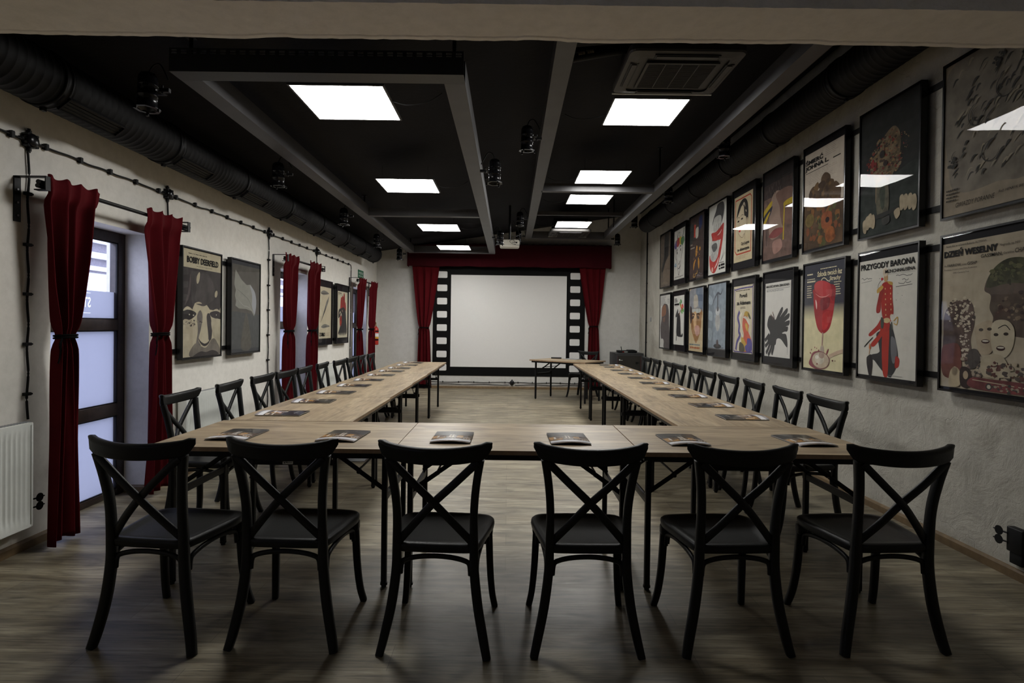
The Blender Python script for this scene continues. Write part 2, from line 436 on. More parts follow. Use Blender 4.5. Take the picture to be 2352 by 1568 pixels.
# ------------------------------------------------------------------ tall windows in the left wall
def tall_window(idx, a, b, door=False):
    xo, xi = -3.11, -3.04
    m = MB(); t = .078
    m.b2(xo, xi, a, a+t, 0, ZT, bev=.004); m.b2(xo, xi, b-t, b, 0, ZT, bev=.004)
    m.b2(xo, xi, a+t, b-t, ZT-t, ZT, bev=.004); m.b2(xo, xi, a+t, b-t, 0, .05, bev=.004)
    m.b2(xo, xi, a+t, b-t, 1.285, 1.37, bev=.004); m.b2(xo, xi, a+t, b-t, .625, .72, bev=.004)
    o = struct('window_%d' % idx, m, M_FRAMEW)
    bd = MB()
    for z0, z1 in ((.05, .625), (.72, 1.285), (1.37, ZT-t)):
        for (y0, y1, za, zb_) in ((a+t, b-t, z0, z0+.008), (a+t, b-t, z1-.008, z1), (a+t, a+t+.008, z0, z1), (b-t-.008, b-t, z0, z1)):
            bd.b2(xi-.018, xi-.006, y0, y1, za, zb_)
    bd.build('glazing_bead', M_BLKP, o)
    for k, (z0, z1) in enumerate(((.05, .625), (.72, 1.285), (1.37, 1.58))):
        g = MB(); g.b2(xo+.034, xo+.0352, a+t, b-t, z0, z1); p = g.build('frosted_pane', M_FROST, o)
    g = MB(); g.poly([(xo+.036, a+t, 1.58), (xo+.036, b-t, 1.58), (xo+.036, b-t, ZT-t), (xo+.036, a+t, ZT-t)]); g.build('clear_pane', M_CLEAR, o, recalc=False)
    return o
w1 = None
for i, (a, b) in enumerate(OPEN):  # starts with the added window behind the camera
    o = tall_window(i+1, a, b)
    if i == 1: w1 = o
# frosted band of the first window has its lettering cut out of the film, meant to be read from the street
def cut_film(pane):
    m = MB()
    def cut(txt, y0, y1, z0, z1, bold=0.0):
        pts, fs = fit_text(txt, y0, y1, z0, z1, bold, mirror=True)
        n = len(pts); vs = [(-3.10, p[0], p[1]) for p in pts] + [(-3.05, p[0], p[1]) for p in pts]
        cnt = {}
        for f in fs:
            for i in range(len(f)):
                e = (f[i], f[(i+1) % len(f)]); cnt[e] = 1
        side = [(i, j, j+n, i+n) for (i, j) in cnt if (j, i) not in cnt]
        m.add(vs, [list(f)[::-1] for f in fs] + [[i+n for i in f] for f in fs] + side)
    cut('STARE KINO', 3.775, 4.187, 1.455, 1.53, .012)
    cut('Cinema Residence', 3.86, 4.10, 1.400, 1.430, .008)
    for (y0, y1, z) in ((4.11, 4.185, 1.413), (3.775, 3.85, 1.413), (4.09, 4.185, 1.560), (3.775, 3.87, 1.560)): m.b2(-3.10, -3.05, y0, y1, z, z+.0022)
    c = m.build('cutter', M_CLEAR)
    md = pane.modifiers.new('cut', 'BOOLEAN'); md.object = c; md.operation = 'DIFFERENCE'; md.solver = 'EXACT'; md.use_self = True
    dg = bpy.context.evaluated_depsgraph_get(); me = bpy.data.meshes.new_from_object(pane.evaluated_get(dg))
    if 50 < len(me.polygons): pane.modifiers.clear(); pane.data = me
    else: pane.modifiers.clear()
    bpy.data.objects.remove(c)
cut_film([c for c in w1.children if c.name.startswith('frosted_pane')][2])

# the street outside
m = MB(); m.b2(-14, XLo-.0, -8, 26, -.35, -.15); tag(m.build('street_paving', M_GROUND), None, None, kind='structure')
hb = thing('neighbour_house', 'pale rendered house with dark stepped eaves seen through the clear window pane', 'house', (-8.4, 9, -.15))
m = MB(); m.b2(-1.5, 0, -11, 14, 0, 2.47); m.build('house_wall', M_HOUSE, hb)
m = MB(); m.b2(-1.5, .06, -11, 14, 2.47, 2.51, 1); m.b2(-1.5, .12, -11, 14, 2.51, 2.60, 0); m.b2(-1.5, .15, -11, 14, 2.60, 2.74, 1)
m.b2(-1.5, .25, -11, 14, 2.74, 2.86, 0); m.b2(-1.5, .30, -11, 14, 2.86, 3.02, 1); m.b2(-1.5, .40, -11, 14, 3.02, 3.10, 0)
m.build('eaves', [M_HOUSEL, M_HOUSED], hb)
m = MB(); m.prism([(-1.5, 3.10), (.42, 3.10), (-1.5, 3.9)], -11, 14, plane='XZ'); m.build('roof', M_HOUSEL, hb)

# ------------------------------------------------------------------ cross-back chairs
def make_chair():
    t = thing('cross_back_chair', 'x', 'chair')
    # seat: rounded trapezoid, slightly dished, with a raised rim line
    m = MB()
    outline = catmull([(-.150, -.212), (-.095, -.216), (0, -.217), (.095, -.216), (.150, -.212), (.178, -.195), (.196, -.10), (.213, .02), (.222, .10),
                       (.205, .165), (.150, .190), (0, .200), (-.150, .190), (-.205, .165), (-.222, .10), (-.213, .02), (-.196, -.10), (-.178, -.195)], 3, True)
    rings = [(.02, .446), (.35, .4465), (.70, .448), (.80, .450), (.845, .4555), (.90, .4575), (.965, .456), (.995, .450), (1.0, .440), (.985, .424), (.95, .418), (.02, .418)]
    vs = []; n = len(outline); cy = -.01
    for s, z in rings:
        for p in outline: vs.append((p.x*s, cy+(p.y-cy)*s, z))
    fs = []
    for i in range(len(rings)-1):
        for k in range(n): k2 = (k+1) % n; fs.append((i*n+k, i*n+k2, (i+1)*n+k2, (i+1)*n+k))
    m.add(vs, fs, 0, True); m.add(vs[:n], [list(range(n))]); m.add(vs[-n:], [list(range(n))[::-1]])
    m.build('seat', M_CHAIR, t)
    # top rail, a curved board with rolled upper edge and a ledge below
    m = MB(); N = 22; vs = []; fs = []
    prof = [(.000, .000), (.014, .001), (.018, .008), (.017, .044), (.022, .052), (.020, .062), (.010, .068), (-.004, .066), (-.012, .057), (-.010, .045), (-.008, .010), (-.007, .002)]
    K = len(prof)
    for i in range(N+1):
        u = -1+2*i/N; a = abs(u)
        x = .229*u; y = -.292 + .060*u*u; zb_ = .803 + .020*a**2.2 + .016*max(0, a-.86)/.14
        h = 1.0 if a < .86 else math.sqrt(max(.03, 1-((a-.86)/.15)**2))
        yaw = math.atan(2*.060*u/.229)
        for (dy, dz) in prof:
            dd = -dy*(.4+.6*h)       # ledge to the back of the chair
            vs.append((x - math.sin(yaw)*dd, y + math.cos(yaw)*dd, zb_ + .034 + (dz-.034)*h + (0 if a < .86 else .004*(1-h))))
    for i in range(N):
        for k in range(K): k2 = (k+1) % K; fs.append((i*K+k, i*K+k2, (i+1)*K+k2, (i+1)*K+k))
    m.add(vs, fs, 0, True); m.add(vs[:K], [list(range(K))]); m.add(vs[-K:], [list(range(K))[::-1]])
    m.build('top_rail', M_CHAIR, t)
    # crossed braces
    m = MB()
    for s in (-1, 1):
        path = catmull([(s*-.158, -.196, .455), (s*-.075, -.232, .555), (0, -.252 + s*.004, .640), (s*.085, -.262, .722), (s*.178, -.262, .812)], 5)
        m.tube(path, [(.0165, .008)]*len(path), 8, ref=(0, 1, 0), sq=True)
    m.build('cross_brace', M_CHAIR, t)
    # rear legs run up to the top rail
    for s in (-1, 1):
        m = MB()
        path = catmull([(s*.222, -.236, 0), (s*.206, -.222, .07), (s*.180, -.208, .20), (s*.163, -.202, .34), (s*.1605, -.203, .45), (s*.160, -.214, .60), (s*.171, -.232, .72), (s*.188, -.250, .82)], 5)
        L = len(path); rad = [(.0165 + .0035*math.sin(PI*min(1, i/L*1.5)), .0175) for i in range(L)]
        m.tube(path, rad, 10, ref=(0, 1, 0), sq=True)
        m.build('leg', M_CHAIR, t)
    for s in (-1, 1):
        m = MB()
        path = catmull([(s*.190, .152, .425), (s*.194, .158, .33), (s*.199, .168, .20), (s*.208, .188, .08), (s*.220, .214, 0)], 5)
        L = len(path); m.tube(path, [(.0175-.003*i/L, .0175-.003*i/L) for i in range(L)], 10, ref=(0, 1, 0), sq=True)
        m.box((s*.188, .150, .395), (.046, .046, .050), bev=.010)
        m.build('leg', M_CHAIR, t)
    # bent stretchers under the seat: rear, front and two sides
    def bow(p0, p1, z0, z1, into):
        p0 = Vector(p0); p1 = Vector(p1); d = (p1-p0); inn = Vector((into[0], into[1], 0))
        pts = [(p0, z0), (p0+d*.02, z0+.045), (p0+d*.10, z1-.012), (p0+d*.28, z1-.001), (p0+d*.5, z1+.003), (p0+d*.72, z1-.001), (p0+d*.90, z1-.012), (p0+d*.98, z0+.045), (p1, z0)]
        return catmull([(q.x, q.y, z) for q, z in pts], 4)
    for nm, p0, p1, ref in (('rear', (-.147, -.197, 0), (.147, -.197, 0), (0, 1, 0)), ('front', (-.176, .152, 0), (.176, .152, 0), (0, 1, 0)),
                            ('l', (-.170, -.178, 0), (-.190, .130, 0), (1, 0, 0)), ('r', (.170, -.178, 0), (.190, .130, 0), (1, 0, 0))):
        m = MB(); m.tube(bow(p0, p1, .325, .398, (0, 0)), (.011, .0095), 8, ref=ref)
        m.build('stretcher', M_CHAIR, t)
    return t
chair0 = make_chair(); used = [0]
def place_chair(x, y, deg, label, group):
    if not used[0]:
        used[0] = 1; chair0.location = (x, y, 0); chair0.rotation_euler = (0, 0, math.radians(deg)); chair0['label'] = label; chair0['group'] = group; return chair0
    return dup(chair0, (x, y, 0), math.radians(deg), label, group)

ORD = ['nearest', 'second', 'third', 'fourth', 'fifth', 'sixth', 'seventh', 'eighth', 'ninth', 'farthest']
front = [(-1.47, 2.56, -5.5, 'black cross-back chair at the end of the front row beside the near red curtain'),
         (-.92, 2.58, -1.5, 'black cross-back chair in the front row, second from the window wall'),
         (-.28, 2.55, -3.0, 'black cross-back chair in the front row, left one of the middle pair'),
         (.34, 2.56, .8, 'black cross-back chair in the front row, right one of the middle pair'),
         (.96, 2.58, 3.0, 'black cross-back chair in the front row, second from the poster wall'),
         (1.63, 2.61, 3.2, 'black cross-back chair at the end of the front row beside the concrete wall')]
for x, y, d, l in front: place_chair(x, y, d, l, 'chairs along the front of the table')
for i, yy in enumerate([3.86, 4.53, 5.17, 5.66, 6.20, 6.85, 7.45, 8.08, 8.64, 9.16]):
    place_chair(-1.975 + .012*math.sin(i*2.3), yy, -90 + 3*math.sin(i*1.7), 'black cross-back chair on the window side of the left table run, %s from the front' % ORD[i], 'chairs along the window wall')
for i, yy in enumerate([3.97, 4.57, 5.20, 5.74, 6.33, 6.84, 7.46, 7.95, 8.55, 9.12]):
    place_chair(1.995 + .012*math.sin(i*1.3), yy, 90 + 3*math.sin(i*2.1+1), 'black cross-back chair on the poster side of the right table run, %s from the front' % ORD[i], 'chairs along the poster wall')
hc = place_chair(1.44, 11.02, 180-36, 'black cross-back chair alone behind the small angled table by the screen', 'presenter seat'); del hc['group']

# ------------------------------------------------------------------ folding tables
def make_table(L, D):
    t = thing('folding_table', 'x', 'table')
    m = MB(); H = .740; T = .022
    m.box((0, 0, H-T/2), (L-.002, D-.002, T-.0008), 1)
    m.b2(-L/2+.001, L/2-.001, -D/2+.001, D/2-.001, H-.0012, H, 0)
    m.build('tabletop', [M_TABLE, M_EDGE], t)
    m = MB(); z1 = H-T; z0 = z1-.03; ex, ey = L/2-.035, D/2-.035
    for s in (-1, 1):
        m.b2(-ex, ex, s*ey-.012, s*ey+.012, z0, z1); m.b2(s*ex-.012, s*ex+.012, -ey+.012, ey-.012, z0, z1)
    m.build('apron_frame', M_BLKM, t)
    for s in (-1, 1):                                     # one folding trestle at each end
        lx = s*(L/2-.065)
        for q in (-1, 1):
            ly = q*(D/2-.125); m = MB()
            m.tube([(lx, ly, .022), (lx, ly, z0)], .0155, 8, sq=True, smooth=False)
            m.tube([(lx, ly, .012), (lx, ly, .024)], .019, 10)
            m.tube([(lx, ly, 0), (lx, ly, .014)], .013, 12)
            m.build('leg', M_BLKM, t)
        m = MB(); m.tube([(lx, -(D/2-.14), .462), (lx, D/2-.10, .462)], (.011, .02), 8, ref=(0, 0, 1), sq=True, smooth=False)
        m.tube([(lx, -(D/2-.14), .694), (lx, D/2-.10, .694)], .010, 8)
        m.build('crossbar', M_BLKM, t)
        for q in (-1, 1):
            y = q*(D/2-.158); m = MB(); ix = s*(L/2-.36)
            a = Vector((lx, y, .490)); b = Vector((ix, y, z0+.01)); mid = a.lerp(b, .48)
            m.tube([a, mid], (.012, .003), 6, ref=(0, 1, 0), smooth=False); m.tube([mid+Vector((0, -q*.007, 0)), b+Vector((0, -q*.007, 0))], (.012, .003), 6, ref=(0, 1, 0), smooth=False)
            m.cyl(mid+Vector((0, .016, 0)), mid+Vector((0, -.02, 0)), .010, 10); m.cyl(a+Vector((0, .012, 0)), a+Vector((0, -.012, 0)), .011, 10)
            m.build('folding_brace', M_BLKM, t)
        m = MB(); yy = D/2-.158; ix = s*(L/2-.205)
        m.tube([(ix, -yy, .60), (ix, yy, .60)], .006, 8); m.tube([(s*(L/2-.36), -yy, z0+.012), (s*(L/2-.36), yy, z0+.012)], .007, 8)
        m.build('brace_rod', M_BLKM, t)
    return t
tb = make_table(1.229, .780)
tb.location = (-1.179, 3.203, 0); tag(tb, 'oak folding table at the front corner by the window wall', 'table', 'front row of tables')
dup(tb, (.052, 3.205, 0), 0, 'oak folding table in the middle of the front row, between two joints')
dup(tb, (1.285, 3.21, 0), 0, 'oak folding table at the front corner by the poster wall')
ts = make_table(1.176, .780)
for side, X in ((0, -1.372), (1, 1.475)):
    for i in range(5):
        y = 3.602 + 1.1785*(i+.5); rz = PI/2 + (PI if (i+side) % 2 else 0)
        lab = 'oak folding table in the run %s, %s' % (('beside the window wall', 'beside the poster wall')[side],
              ('touching the front row', 'second from the front row', 'midway along the run', 'second from its far end', 'at its far end')[i])
        grp = ('window side run of tables', 'poster side run of tables')[side]
        if side == 0 and i == 0: ts.location = (X, y, 0); ts.rotation_euler = (0, 0, rz); tag(ts, lab, 'table', grp)
        else: dup(ts, (X + (.001*i if side else -.012*i), y, 0), rz, lab, grp)
pt = dup(ts, (1.10, 10.54, 0), math.radians(-36.5), 'oak folding table set at an angle in front of the screen'); del pt['group']
# small maker's plate on the crossbar of the left run's first table
m = MB(); m.b2(-.033, .033, -.001, .001, -.011, .011)
# (plate stands on the face of the crossbar turned to the room's front)
pl = m.build('maker_plate', M_PAGE, None)
pl.parent = ts; pl.rotation_euler = (0, 0, -PI/2)
pl.location = (-(1.176/2-.065)-.013, -(-1.41+1.372), .462)
pl['label'] = 'small white maker plate'
vs, fs = fit_text('Maxchef', -.012, .027, -.004, .005, .02)
m = MB(); m.add([(p[0], -.0015, p[1]) for p in vs], fs); m.add([(-.027, -.0015, -.006), (-.014, -.0015, -.006), (-.018, -.0015, .004), (-.0205, -.0015, -.001), (-.023, -.0015, .004)], [(0, 1, 2, 3, 4)])
# lettering belongs to the plate: keep it inside the same mesh level
pm = m.build('maker_mark', M_BLACKPR, None); pm.parent = pl

# ------------------------------------------------------------------ brochures
M_CPH1 = mat('cover_photo_amber', (.34, .19, .07), .25, noise=.5, nscale=45, coat=.2, spec=.3)
M_CPH2 = mat('cover_photo_brown', (.09, .055, .035), .25, noise=.7, nscale=60, coat=.2, spec=.3)
M_CPH3 = mat('cover_photo_light', (.60, .55, .48), .25, noise=.2, nscale=60, coat=.2, spec=.3)
M_COVER = mat('cover_black', (.012, .011, .012), .3, noise=.05, coat=.25, spec=.3)
M_CWHITE = mat('cover_white', (.68, .68, .70), .25, noise=.02, coat=.2, spec=.3)
M_CLIL = mat('cover_grey_strip', (.28, .26, .27), .25, noise=.1, coat=.2, spec=.3)
def make_brochure():
    """A4 brochure lying face up, bottom of the cover towards -y"""
    t = thing('brochure', 'x', 'brochure')
    w, h = .212, .298
    def zc(u, v): return .0075 + .011*math.sin(PI*min(1, max(0, u)))**.9*(1-.75*v)
    m = MB(); m.b2(-w/2, w/2, -h/2, h/2, 0, .0012, 0); m.build('back_cover', M_COVER, t)
    def sheet(nm, f, thick, mats, bands, inset=0):
        m = MB(); NU = 10
        vsn = [b[0] for b in bands] + [bands[-1][1]]
        for bi, (v0, v1, mi) in enumerate(bands):
            for i in range(NU):
                u0, u1 = i/NU, (i+1)/NU; q = []
                for (u, v) in ((u0, v0), (u1, v0), (u1, v1), (u0, v1)):
                    q.append((-w/2+inset+(w-2*inset)*u, -h/2+inset+(h-2*inset)*v, f(u, v)))
                m.add(q, [(0, 1, 2, 3)], mi, True)
                q2 = [(a, b, c-thick) for a, b, c in q]; m.add(q2, [(3, 2, 1, 0)], mi, True)
                if bi == 0: m.add([q[0], q[1], q2[1], q2[0]], [(0, 3, 2, 1)], mi)
                if bi == len(bands)-1: m.add([q[3], q[2], q2[2], q2[3]], [(0, 1, 2, 3)], mi)
            for u in (0, 1):
                q = [(-w/2+inset+(w-2*inset)*u, -h/2+inset+(h-2*inset)*v, f(u, v)) for v in (v0, v1)]
                m.add([q[0], q[1], (q[1][0], q[1][1], q[1][2]-thick), (q[0][0], q[0][1], q[0][2]-thick)], [(0, 1, 2, 3)], mi)
        return m.build(nm, mats, t, recalc=False)
    sheet('pages', lambda u, v: zc(u, v)-.0008, .0045, M_PAGE, [(0, .5, 0), (.5, 1, 0)], .003)
    cov = sheet('front_cover', zc, .0006, [M_COVER, M_CPH2, M_CWHITE, M_CLIL], [(0, .07, 3), (.07, .19, 2), (.19, .58, 1), (.58, .8, 0), (.8, 1, 0)])
    m = MB()
    def patch(u0, u1, v0, v1, mi, e=.0003):
        N = max(2, int((u1-u0)*20))
        for i in range(N):
            a, b = u0+(u1-u0)*i/N, u0+(u1-u0)*(i+1)/N
            m.add([(-w/2+w*u, -h/2+h*v, zc(u, v)+e) for u, v in ((a, v0), (b, v0), (b, v1), (a, v1))], [(0, 1, 2, 3)], mi)
    patch(0, .34, .22, .52, 0); patch(.12, .17, .30, .50, 1, .0006); patch(.17, .34, .40, .52, 2, .0006)
    patch(.42, .47, .38, .62, 1); patch(.50, .54, .34, .62, 1); patch(.36, .60, .30, .36, 1, .0005); patch(.62, .78, .30, .52, 0); patch(.60, .96, .36, .39, 1, .0006)
    patch(.80, .97, .22, .29, 1, .0005); patch(.83, .87, .235, .275, 0, .0009); patch(.90, .94, .235, .275, 0, .0009)
    m.build('cover_photo', [M_CPH1, M_CPH3, M_CPH2], cov, recalc=False)
    vs, fs = fit_text('STARE KINO', .27, .73, .80, .835)
    m = MB(); m.add([(-w/2+w*p[0], -h/2+h*p[1], zc(p[0], p[1])+.0004) for p in vs], fs)
    m.build('cover_title', M_CPH3, cov, recalc=False)
    return t
br0 = make_brochure(); bu = [0]
def place_br(x, y, deg, label, group):
    if not bu[0]:
        bu[0] = 1; br0.location = (x, y, .7402); br0.rotation_euler = (0, 0, math.radians(deg)); br0['label'] = label; br0['group'] = group
    else: dup(br0, (x, y, .7402), math.radians(deg), label, group)
nb = ['beside the window wall corner', 'second from the window wall corner', 'on the left half of the middle table', 'on the right half of the middle table',
      'second from the poster wall corner', 'beside the poster wall corner']
for i, (x, y, d) in enumerate([(-1.475, 3.115, -2), (-.895, 3.115, -3), (-.298, 3.115, -.5), (.335, 3.12, 1), (.965, 3.13, 2), (1.645, 3.155, 4)]):
    place_br(x, y, d, 'brochure on the front table row, %s' % nb[i], 'brochures on the front tables')
for i, yy in enumerate([3.875, 4.50, 5.09, 5.68, 6.27, 6.88, 7.48, 8.03, 8.63, 9.18]):
    place_br(-1.53, yy, -90+2.5*math.sin(i*1.9), 'black brochure on the left table run near the windows, %s from the front' % ORD[i], 'brochures on the window side tables')
for i, yy in enumerate([3.955, 4.56, 5.15, 5.74, 6.33, 6.94, 7.56, 8.14, 8.76, 9.20]):
    place_br(1.63, yy, 90+3*math.sin(i*1.3), 'black brochure on the right table run near the posters, %s from the front' % ORD[i], 'brochures on the poster side tables')
# things on the angled table
m = MB(); m.box((0, 0, .0045), (.30, .215, .009), bev=.003); o = m.build('closed_folder', M_GREYP); o.location = (1.22, 10.80, .7402); o.rotation_euler = (0, 0, math.radians(-36))
tag(o, 'thin grey folder lying on the angled table by the screen', 'folder')
m = MB(); m.box((0, 0, .012), (.20, .055, .024), bev=.006); o = m.build('marker_case', M_BLKP); o.location = (.93, 10.98, .7402); o.rotation_euler = (0, 0, math.radians(-5))
tag(o, 'small black case lying on the angled table near its far edge', 'case')

# ------------------------------------------------------------------ curtains and rods (left wall)
def make_curtain(name, y0, wt, wk, wb, ctie, cbot, zt, zb, ztie, label, group, seed, axis='Y', plane=-2.70, matr=None, depth=.032):
    """hanging cloth gathered by a cord; widths at top, tie and bottom; c* = centre along the wall"""
    r = random.Random(seed); NZ, NS = 64, 120; m = MB(); vs = []; ph = r.uniform(0, 6); n1 = 3.6
    def sm(t): t = max(0, min(1, t)); return t*t*(3-2*t)
    def surf(s, z):
        if z > ztie:
            t = (z-ztie)/(zt-ztie); w = wk + (wt-wk)*(t**.85); c = ctie + (y0-ctie)*t
            amp = depth*(.75+.35*(1-t)) if t < .93 else depth*(.75)*(1-.3*(t-.93)/.07)
        else:
            t = (ztie-z)/(ztie-zb); w = wk + (wb-wk)*(t**.75); c = ctie + (cbot-ctie)*t; amp = depth*(1.05-.1*t)
        tie = math.exp(-((z-ztie)/.05)**2)
        w *= (1-.12*tie)
        f = math.sin(2*PI*n1*s + ph + .8*math.sin(1.6*z+ph)) + .50*math.sin(2*PI*1.9*s + 1.3*ph + 1.4*z) + .30*math.sin(2*PI*6.3*s+1.5*z+2*ph)*min(1, abs(z-ztie)*2)
        a = c + w*(s-.5) + .010*math.sin(2*PI*n1*s*1.0+ph+1.5)*(w/.4)
        h = sm((z-(zt-.16))/.08); d = amp*f*(1-.45*tie)
        return a, d*(1-h) + h*(.030+.014*(f/1.5))
    for i in range(NZ+1):
        z = zb + (zt-zb)*i/NZ
        for k in range(NS+1):
            s = k/NS; a, d = surf(s, z)
            zz = z + (.010*math.sin(2*PI*n1*s+ph) if i == NZ else 0) + (-.012*math.sin(2*PI*1.5*s+ph) if i == 0 else 0)
            vs.append((d, a, zz) if axis == 'Y' else (a, -d, zz))
    fs = [(i*(NS+1)+k, i*(NS+1)+k+1, (i+1)*(NS+1)+k+1, (i+1)*(NS+1)+k) for i in range(NZ) for k in range(NS)]
    base = Vector((plane, y0, 0)) if axis == 'Y' else Vector((y0, plane, 0))
    sub = Vector((0, y0, 0)) if axis == 'Y' else Vector((y0, 0, 0))
    m.add([Vector(v)-sub for v in vs], fs, 0, True)
    t = thing(name, label, 'curtain', base, 0, group)
    o = m.build('drape', matr or M_VELVET, t, recalc=False)
    sd = o.modifiers.new('thickness', 'SOLIDIFY'); sd.thickness = .003; sd.offset = 0
    # cord tie with hanging ends
    m = MB(); rx = .056; ra = wk*.47
    for dz in (-.008, .006):
        P = []
        for k in range(25):
            th = 2*PI*k/24; a = (ctie-y0) + ra*math.cos(th); d = rx*math.sin(th)
            P.append((d, a, ztie+dz+.004*math.sin(th)) if axis == 'Y' else (a, d, ztie+dz))
        m.tube(P, .0065, 8, cap=False)
    for q in (0, 1):
        a0 = (ctie-y0) - ra; d0 = rx*.4 if axis == 'Y' else -rx*.4
        P = [(a0+.01, d0, ztie), (a0-.012-.01*q, d0*1.15, ztie-.05), (a0-.016+.012*q, d0*1.1, ztie-.11), (a0-.03+.02*q, d0*1.1, ztie-.16-.05*q)]
        P = [((d, a, z) if axis == 'Y' else (a, d, z)) for a, d, z in P]
        m.tube(catmull(P, 4), .0045, 6)
    m.build('tie_cord', M_MATB0, t)
    return t
cur = [('near', 3.505, .43, .125, .29, 3.47, 3.475, .030, 'red gathered curtain at the nearest window, hanging closest to the white radiator', 1),
       ('', 4.425, .47, .15, .34, 4.415, 4.41, .06, 'red gathered curtain at the nearest window, beside the large face poster', 2),
       ('', 7.035, .49, .18, .41, 7.00, 7.035, .05, 'red gathered curtain on the near side of the middle window', 3),
       ('', 7.885, .50, .20, .46, 7.83, 7.86, .05, 'red gathered curtain on the far side of the middle window', 4),
       ('', 10.42, .42, .19, .40, 10.33, 10.40, .05, 'red gathered curtain on the near side of the farthest window', 5),
       ('', 11.30, .50, .22, .50, 11.22, 11.22, .05, 'red gathered curtain on the far side of the farthest window by the extinguisher', 6)]
for _, y0, wt, wk, wb, ct, cb, zb_, lab, sd in cur:
    make_curtain('curtain', y0, wt, wk, wb, ct, cb, 2.195, zb_, 1.26, lab, 'red curtains on the window wall', sd)
for k, (ya, yb) in enumerate([(3.26, 4.80), (6.84, 8.30), (10.12, 11.62)]):
    t = thing('curtain_rod', ('black curtain rod with brackets over the nearest window', 'black curtain rod with brackets over the middle window', 'black curtain rod with brackets over the farthest window')[k], 'curtain rod', (XL, ya, 2.15), 0, 'curtain rods')
    m = MB(); m.tube([(.15, .0, 0), (.15, yb-ya, 0)], .0135, 12); m.build('rod', M_BLKM, t)
    for yy in (.03, yb-ya-.06):
        m = MB(); m.b2(.001, .008, yy-.022, yy+.022, -.225, .035); m.b2(.001, .185, yy-.018, yy+.018, .030, .036)
        m.b2(.178, .184, yy-.018, yy+.018, -.045, .033); m.b2(.115, .181, yy-.018, yy+.018, -.045, -.039)
        m.tube([(.145, yy-.03, -.022), (.145, yy+.03, -.022)], .013, 10)
        br = m.build('bracket', M_BLKM, t)
        s_ = MB()
        for z in (-.19, -.115, -.04): s_.tube([(.006, yy, z), (.012, yy, z)], .006, 8)
        s_.build('screw_head', M_STEEL, br)
# ------------------------------------------------------------------ screen wall
t = thing('projection_screen', 'white projection screen framed by a black film strip print', 'projection screen', (0, YB, 0))
m = MB(); m.b2(-1.63, 1.64, -.008, -.001, .275, 2.68, 0)
def rrect(cx, cz, w, h, r):
    P = []
    for (sx, sz, a0) in ((1, 1, 0), (-1, 1, 90), (-1, -1, 180), (1, -1, 270)):
        for k in range(5):
            a = math.radians(a0+90*k/4); P.append((cx+sx*(w/2-r)+r*math.cos(a), cz+sz*(h/2-r)+r*math.sin(a)))
    return P
for k in range(8):
    z = 2.442-.2845*k
    for cx in (-1.435, 1.425): m.prism(rrect(cx, z, .215, .140, .022), -.0085, -.0095, 1, plane='XZ')
m.build('film_strip_border', [M_BLACKPR, M_SCREEN], t)
m = MB(); m.b2(-1.245, 1.24, -.016, -.0082, .466, 2.44); m.build('screen_surface', M_SCREEN, t)
# pelmet above, and its two curtains
t = thing('pelmet', 'dark red cloth pelmet above the projection screen', 'pelmet', (0, YB, 2.60))
m = MB(); NX, NZ = 220, 14; vs = []
rr = random.Random(5); phs = [(rr.uniform(8, 30), rr.uniform(0, 6), rr.uniform(.2, 1)) for _ in range(7)]
for j in range(NZ+1):
    v = j/NZ
    for i in range(NX+1):
        x = -2.16+4.32*i/NX
        w = sum(a*math.sin(f*x+p) for f, p, a in phs)*.004*(1-.55*v)
        zz = min(.485, ceil_z(x)-.02-2.60)*v + (.006*math.sin(5*x)+.004*math.sin(13*x) if j == 0 else 0) + (.004*math.sin(40*x) if j == NZ else 0)
        vs.append((x, -.215 + w, zz))
fs = [(j*(NX+1)+i, j*(NX+1)+i+1, (j+1)*(NX+1)+i+1, (j+1)*(NX+1)+i) for j in range(NZ) for i in range(NX)]
m.add(vs, fs, 0, True)
m.b2(-2.16, -2.155, -.215, -.004, 0, .40); m.b2(2.155, 2.16, -.215, -.004, 0, .48)
o = m.build('pelmet_cloth', M_VALANCE, t, recalc=False)
sd = o.modifiers.new('thickness', 'SOLIDIFY'); sd.thickness = .003
m = MB(); m.b2(-2.15, 2.15, -.205, -.004, .37, .385); m.build('pelmet_board', M_BLKP, t)
make_curtain('curtain', -1.77, .56, .21, .30, -1.80, -1.785, 2.64, .015, 1.30, 'tall dark red curtain tied back beside the screen, nearer the windows', 'stage curtains', 11, 'X', 12.13, None, .028)
make_curtain('curtain', 1.77, .54, .20, .28, 1.815, 1.83, 2.64, .015, 1.37, 'tall dark red curtain tied back beside the screen, nearer the rack cabinet', 'stage curtains', 12, 'X', 12.13, None, .028)

# ------------------------------------------------------------------ ceiling: lit panels
def make_panel():
    t = thing('ceiling_light_panel', 'x', 'ceiling light')
    m = MB()
    for (x0, x1, y0, y1) in ((-.307, .307, -.307, -.294), (-.307, .307, .294, .307), (-.307, -.294, -.294, .294), (.294, .307, -.294, .294)):
        m.b2(x0, x1, y0, y1, -.001, .011)
    m.b2(-.307, .307, -.307, .307, .008, .012)
    m.build('panel_frame', M_WHITEM if False else M_RAIL, t)
    m = MB(); m.b2(-.295, .295, -.295, .295, 0, .004); m.build('diffuser', M_PANEL, t)
    m = MB()
    for sx in (-.24, .24):
        for sy in (-.24, .24): m.tube([(sx, sy, .012), (sx, sy, .15)], .0018, 5)
    m.build('hanging_wire', M_BLKM, t)
    m = MB(); m.tube(catmull([(.29, -.05, .014), (.40, -.06, -.025), (.55, -.10, -.02), (.655, -.13, .03)], 5), .003, 6); m.build('power_lead', M_BLKP, t)
    return t
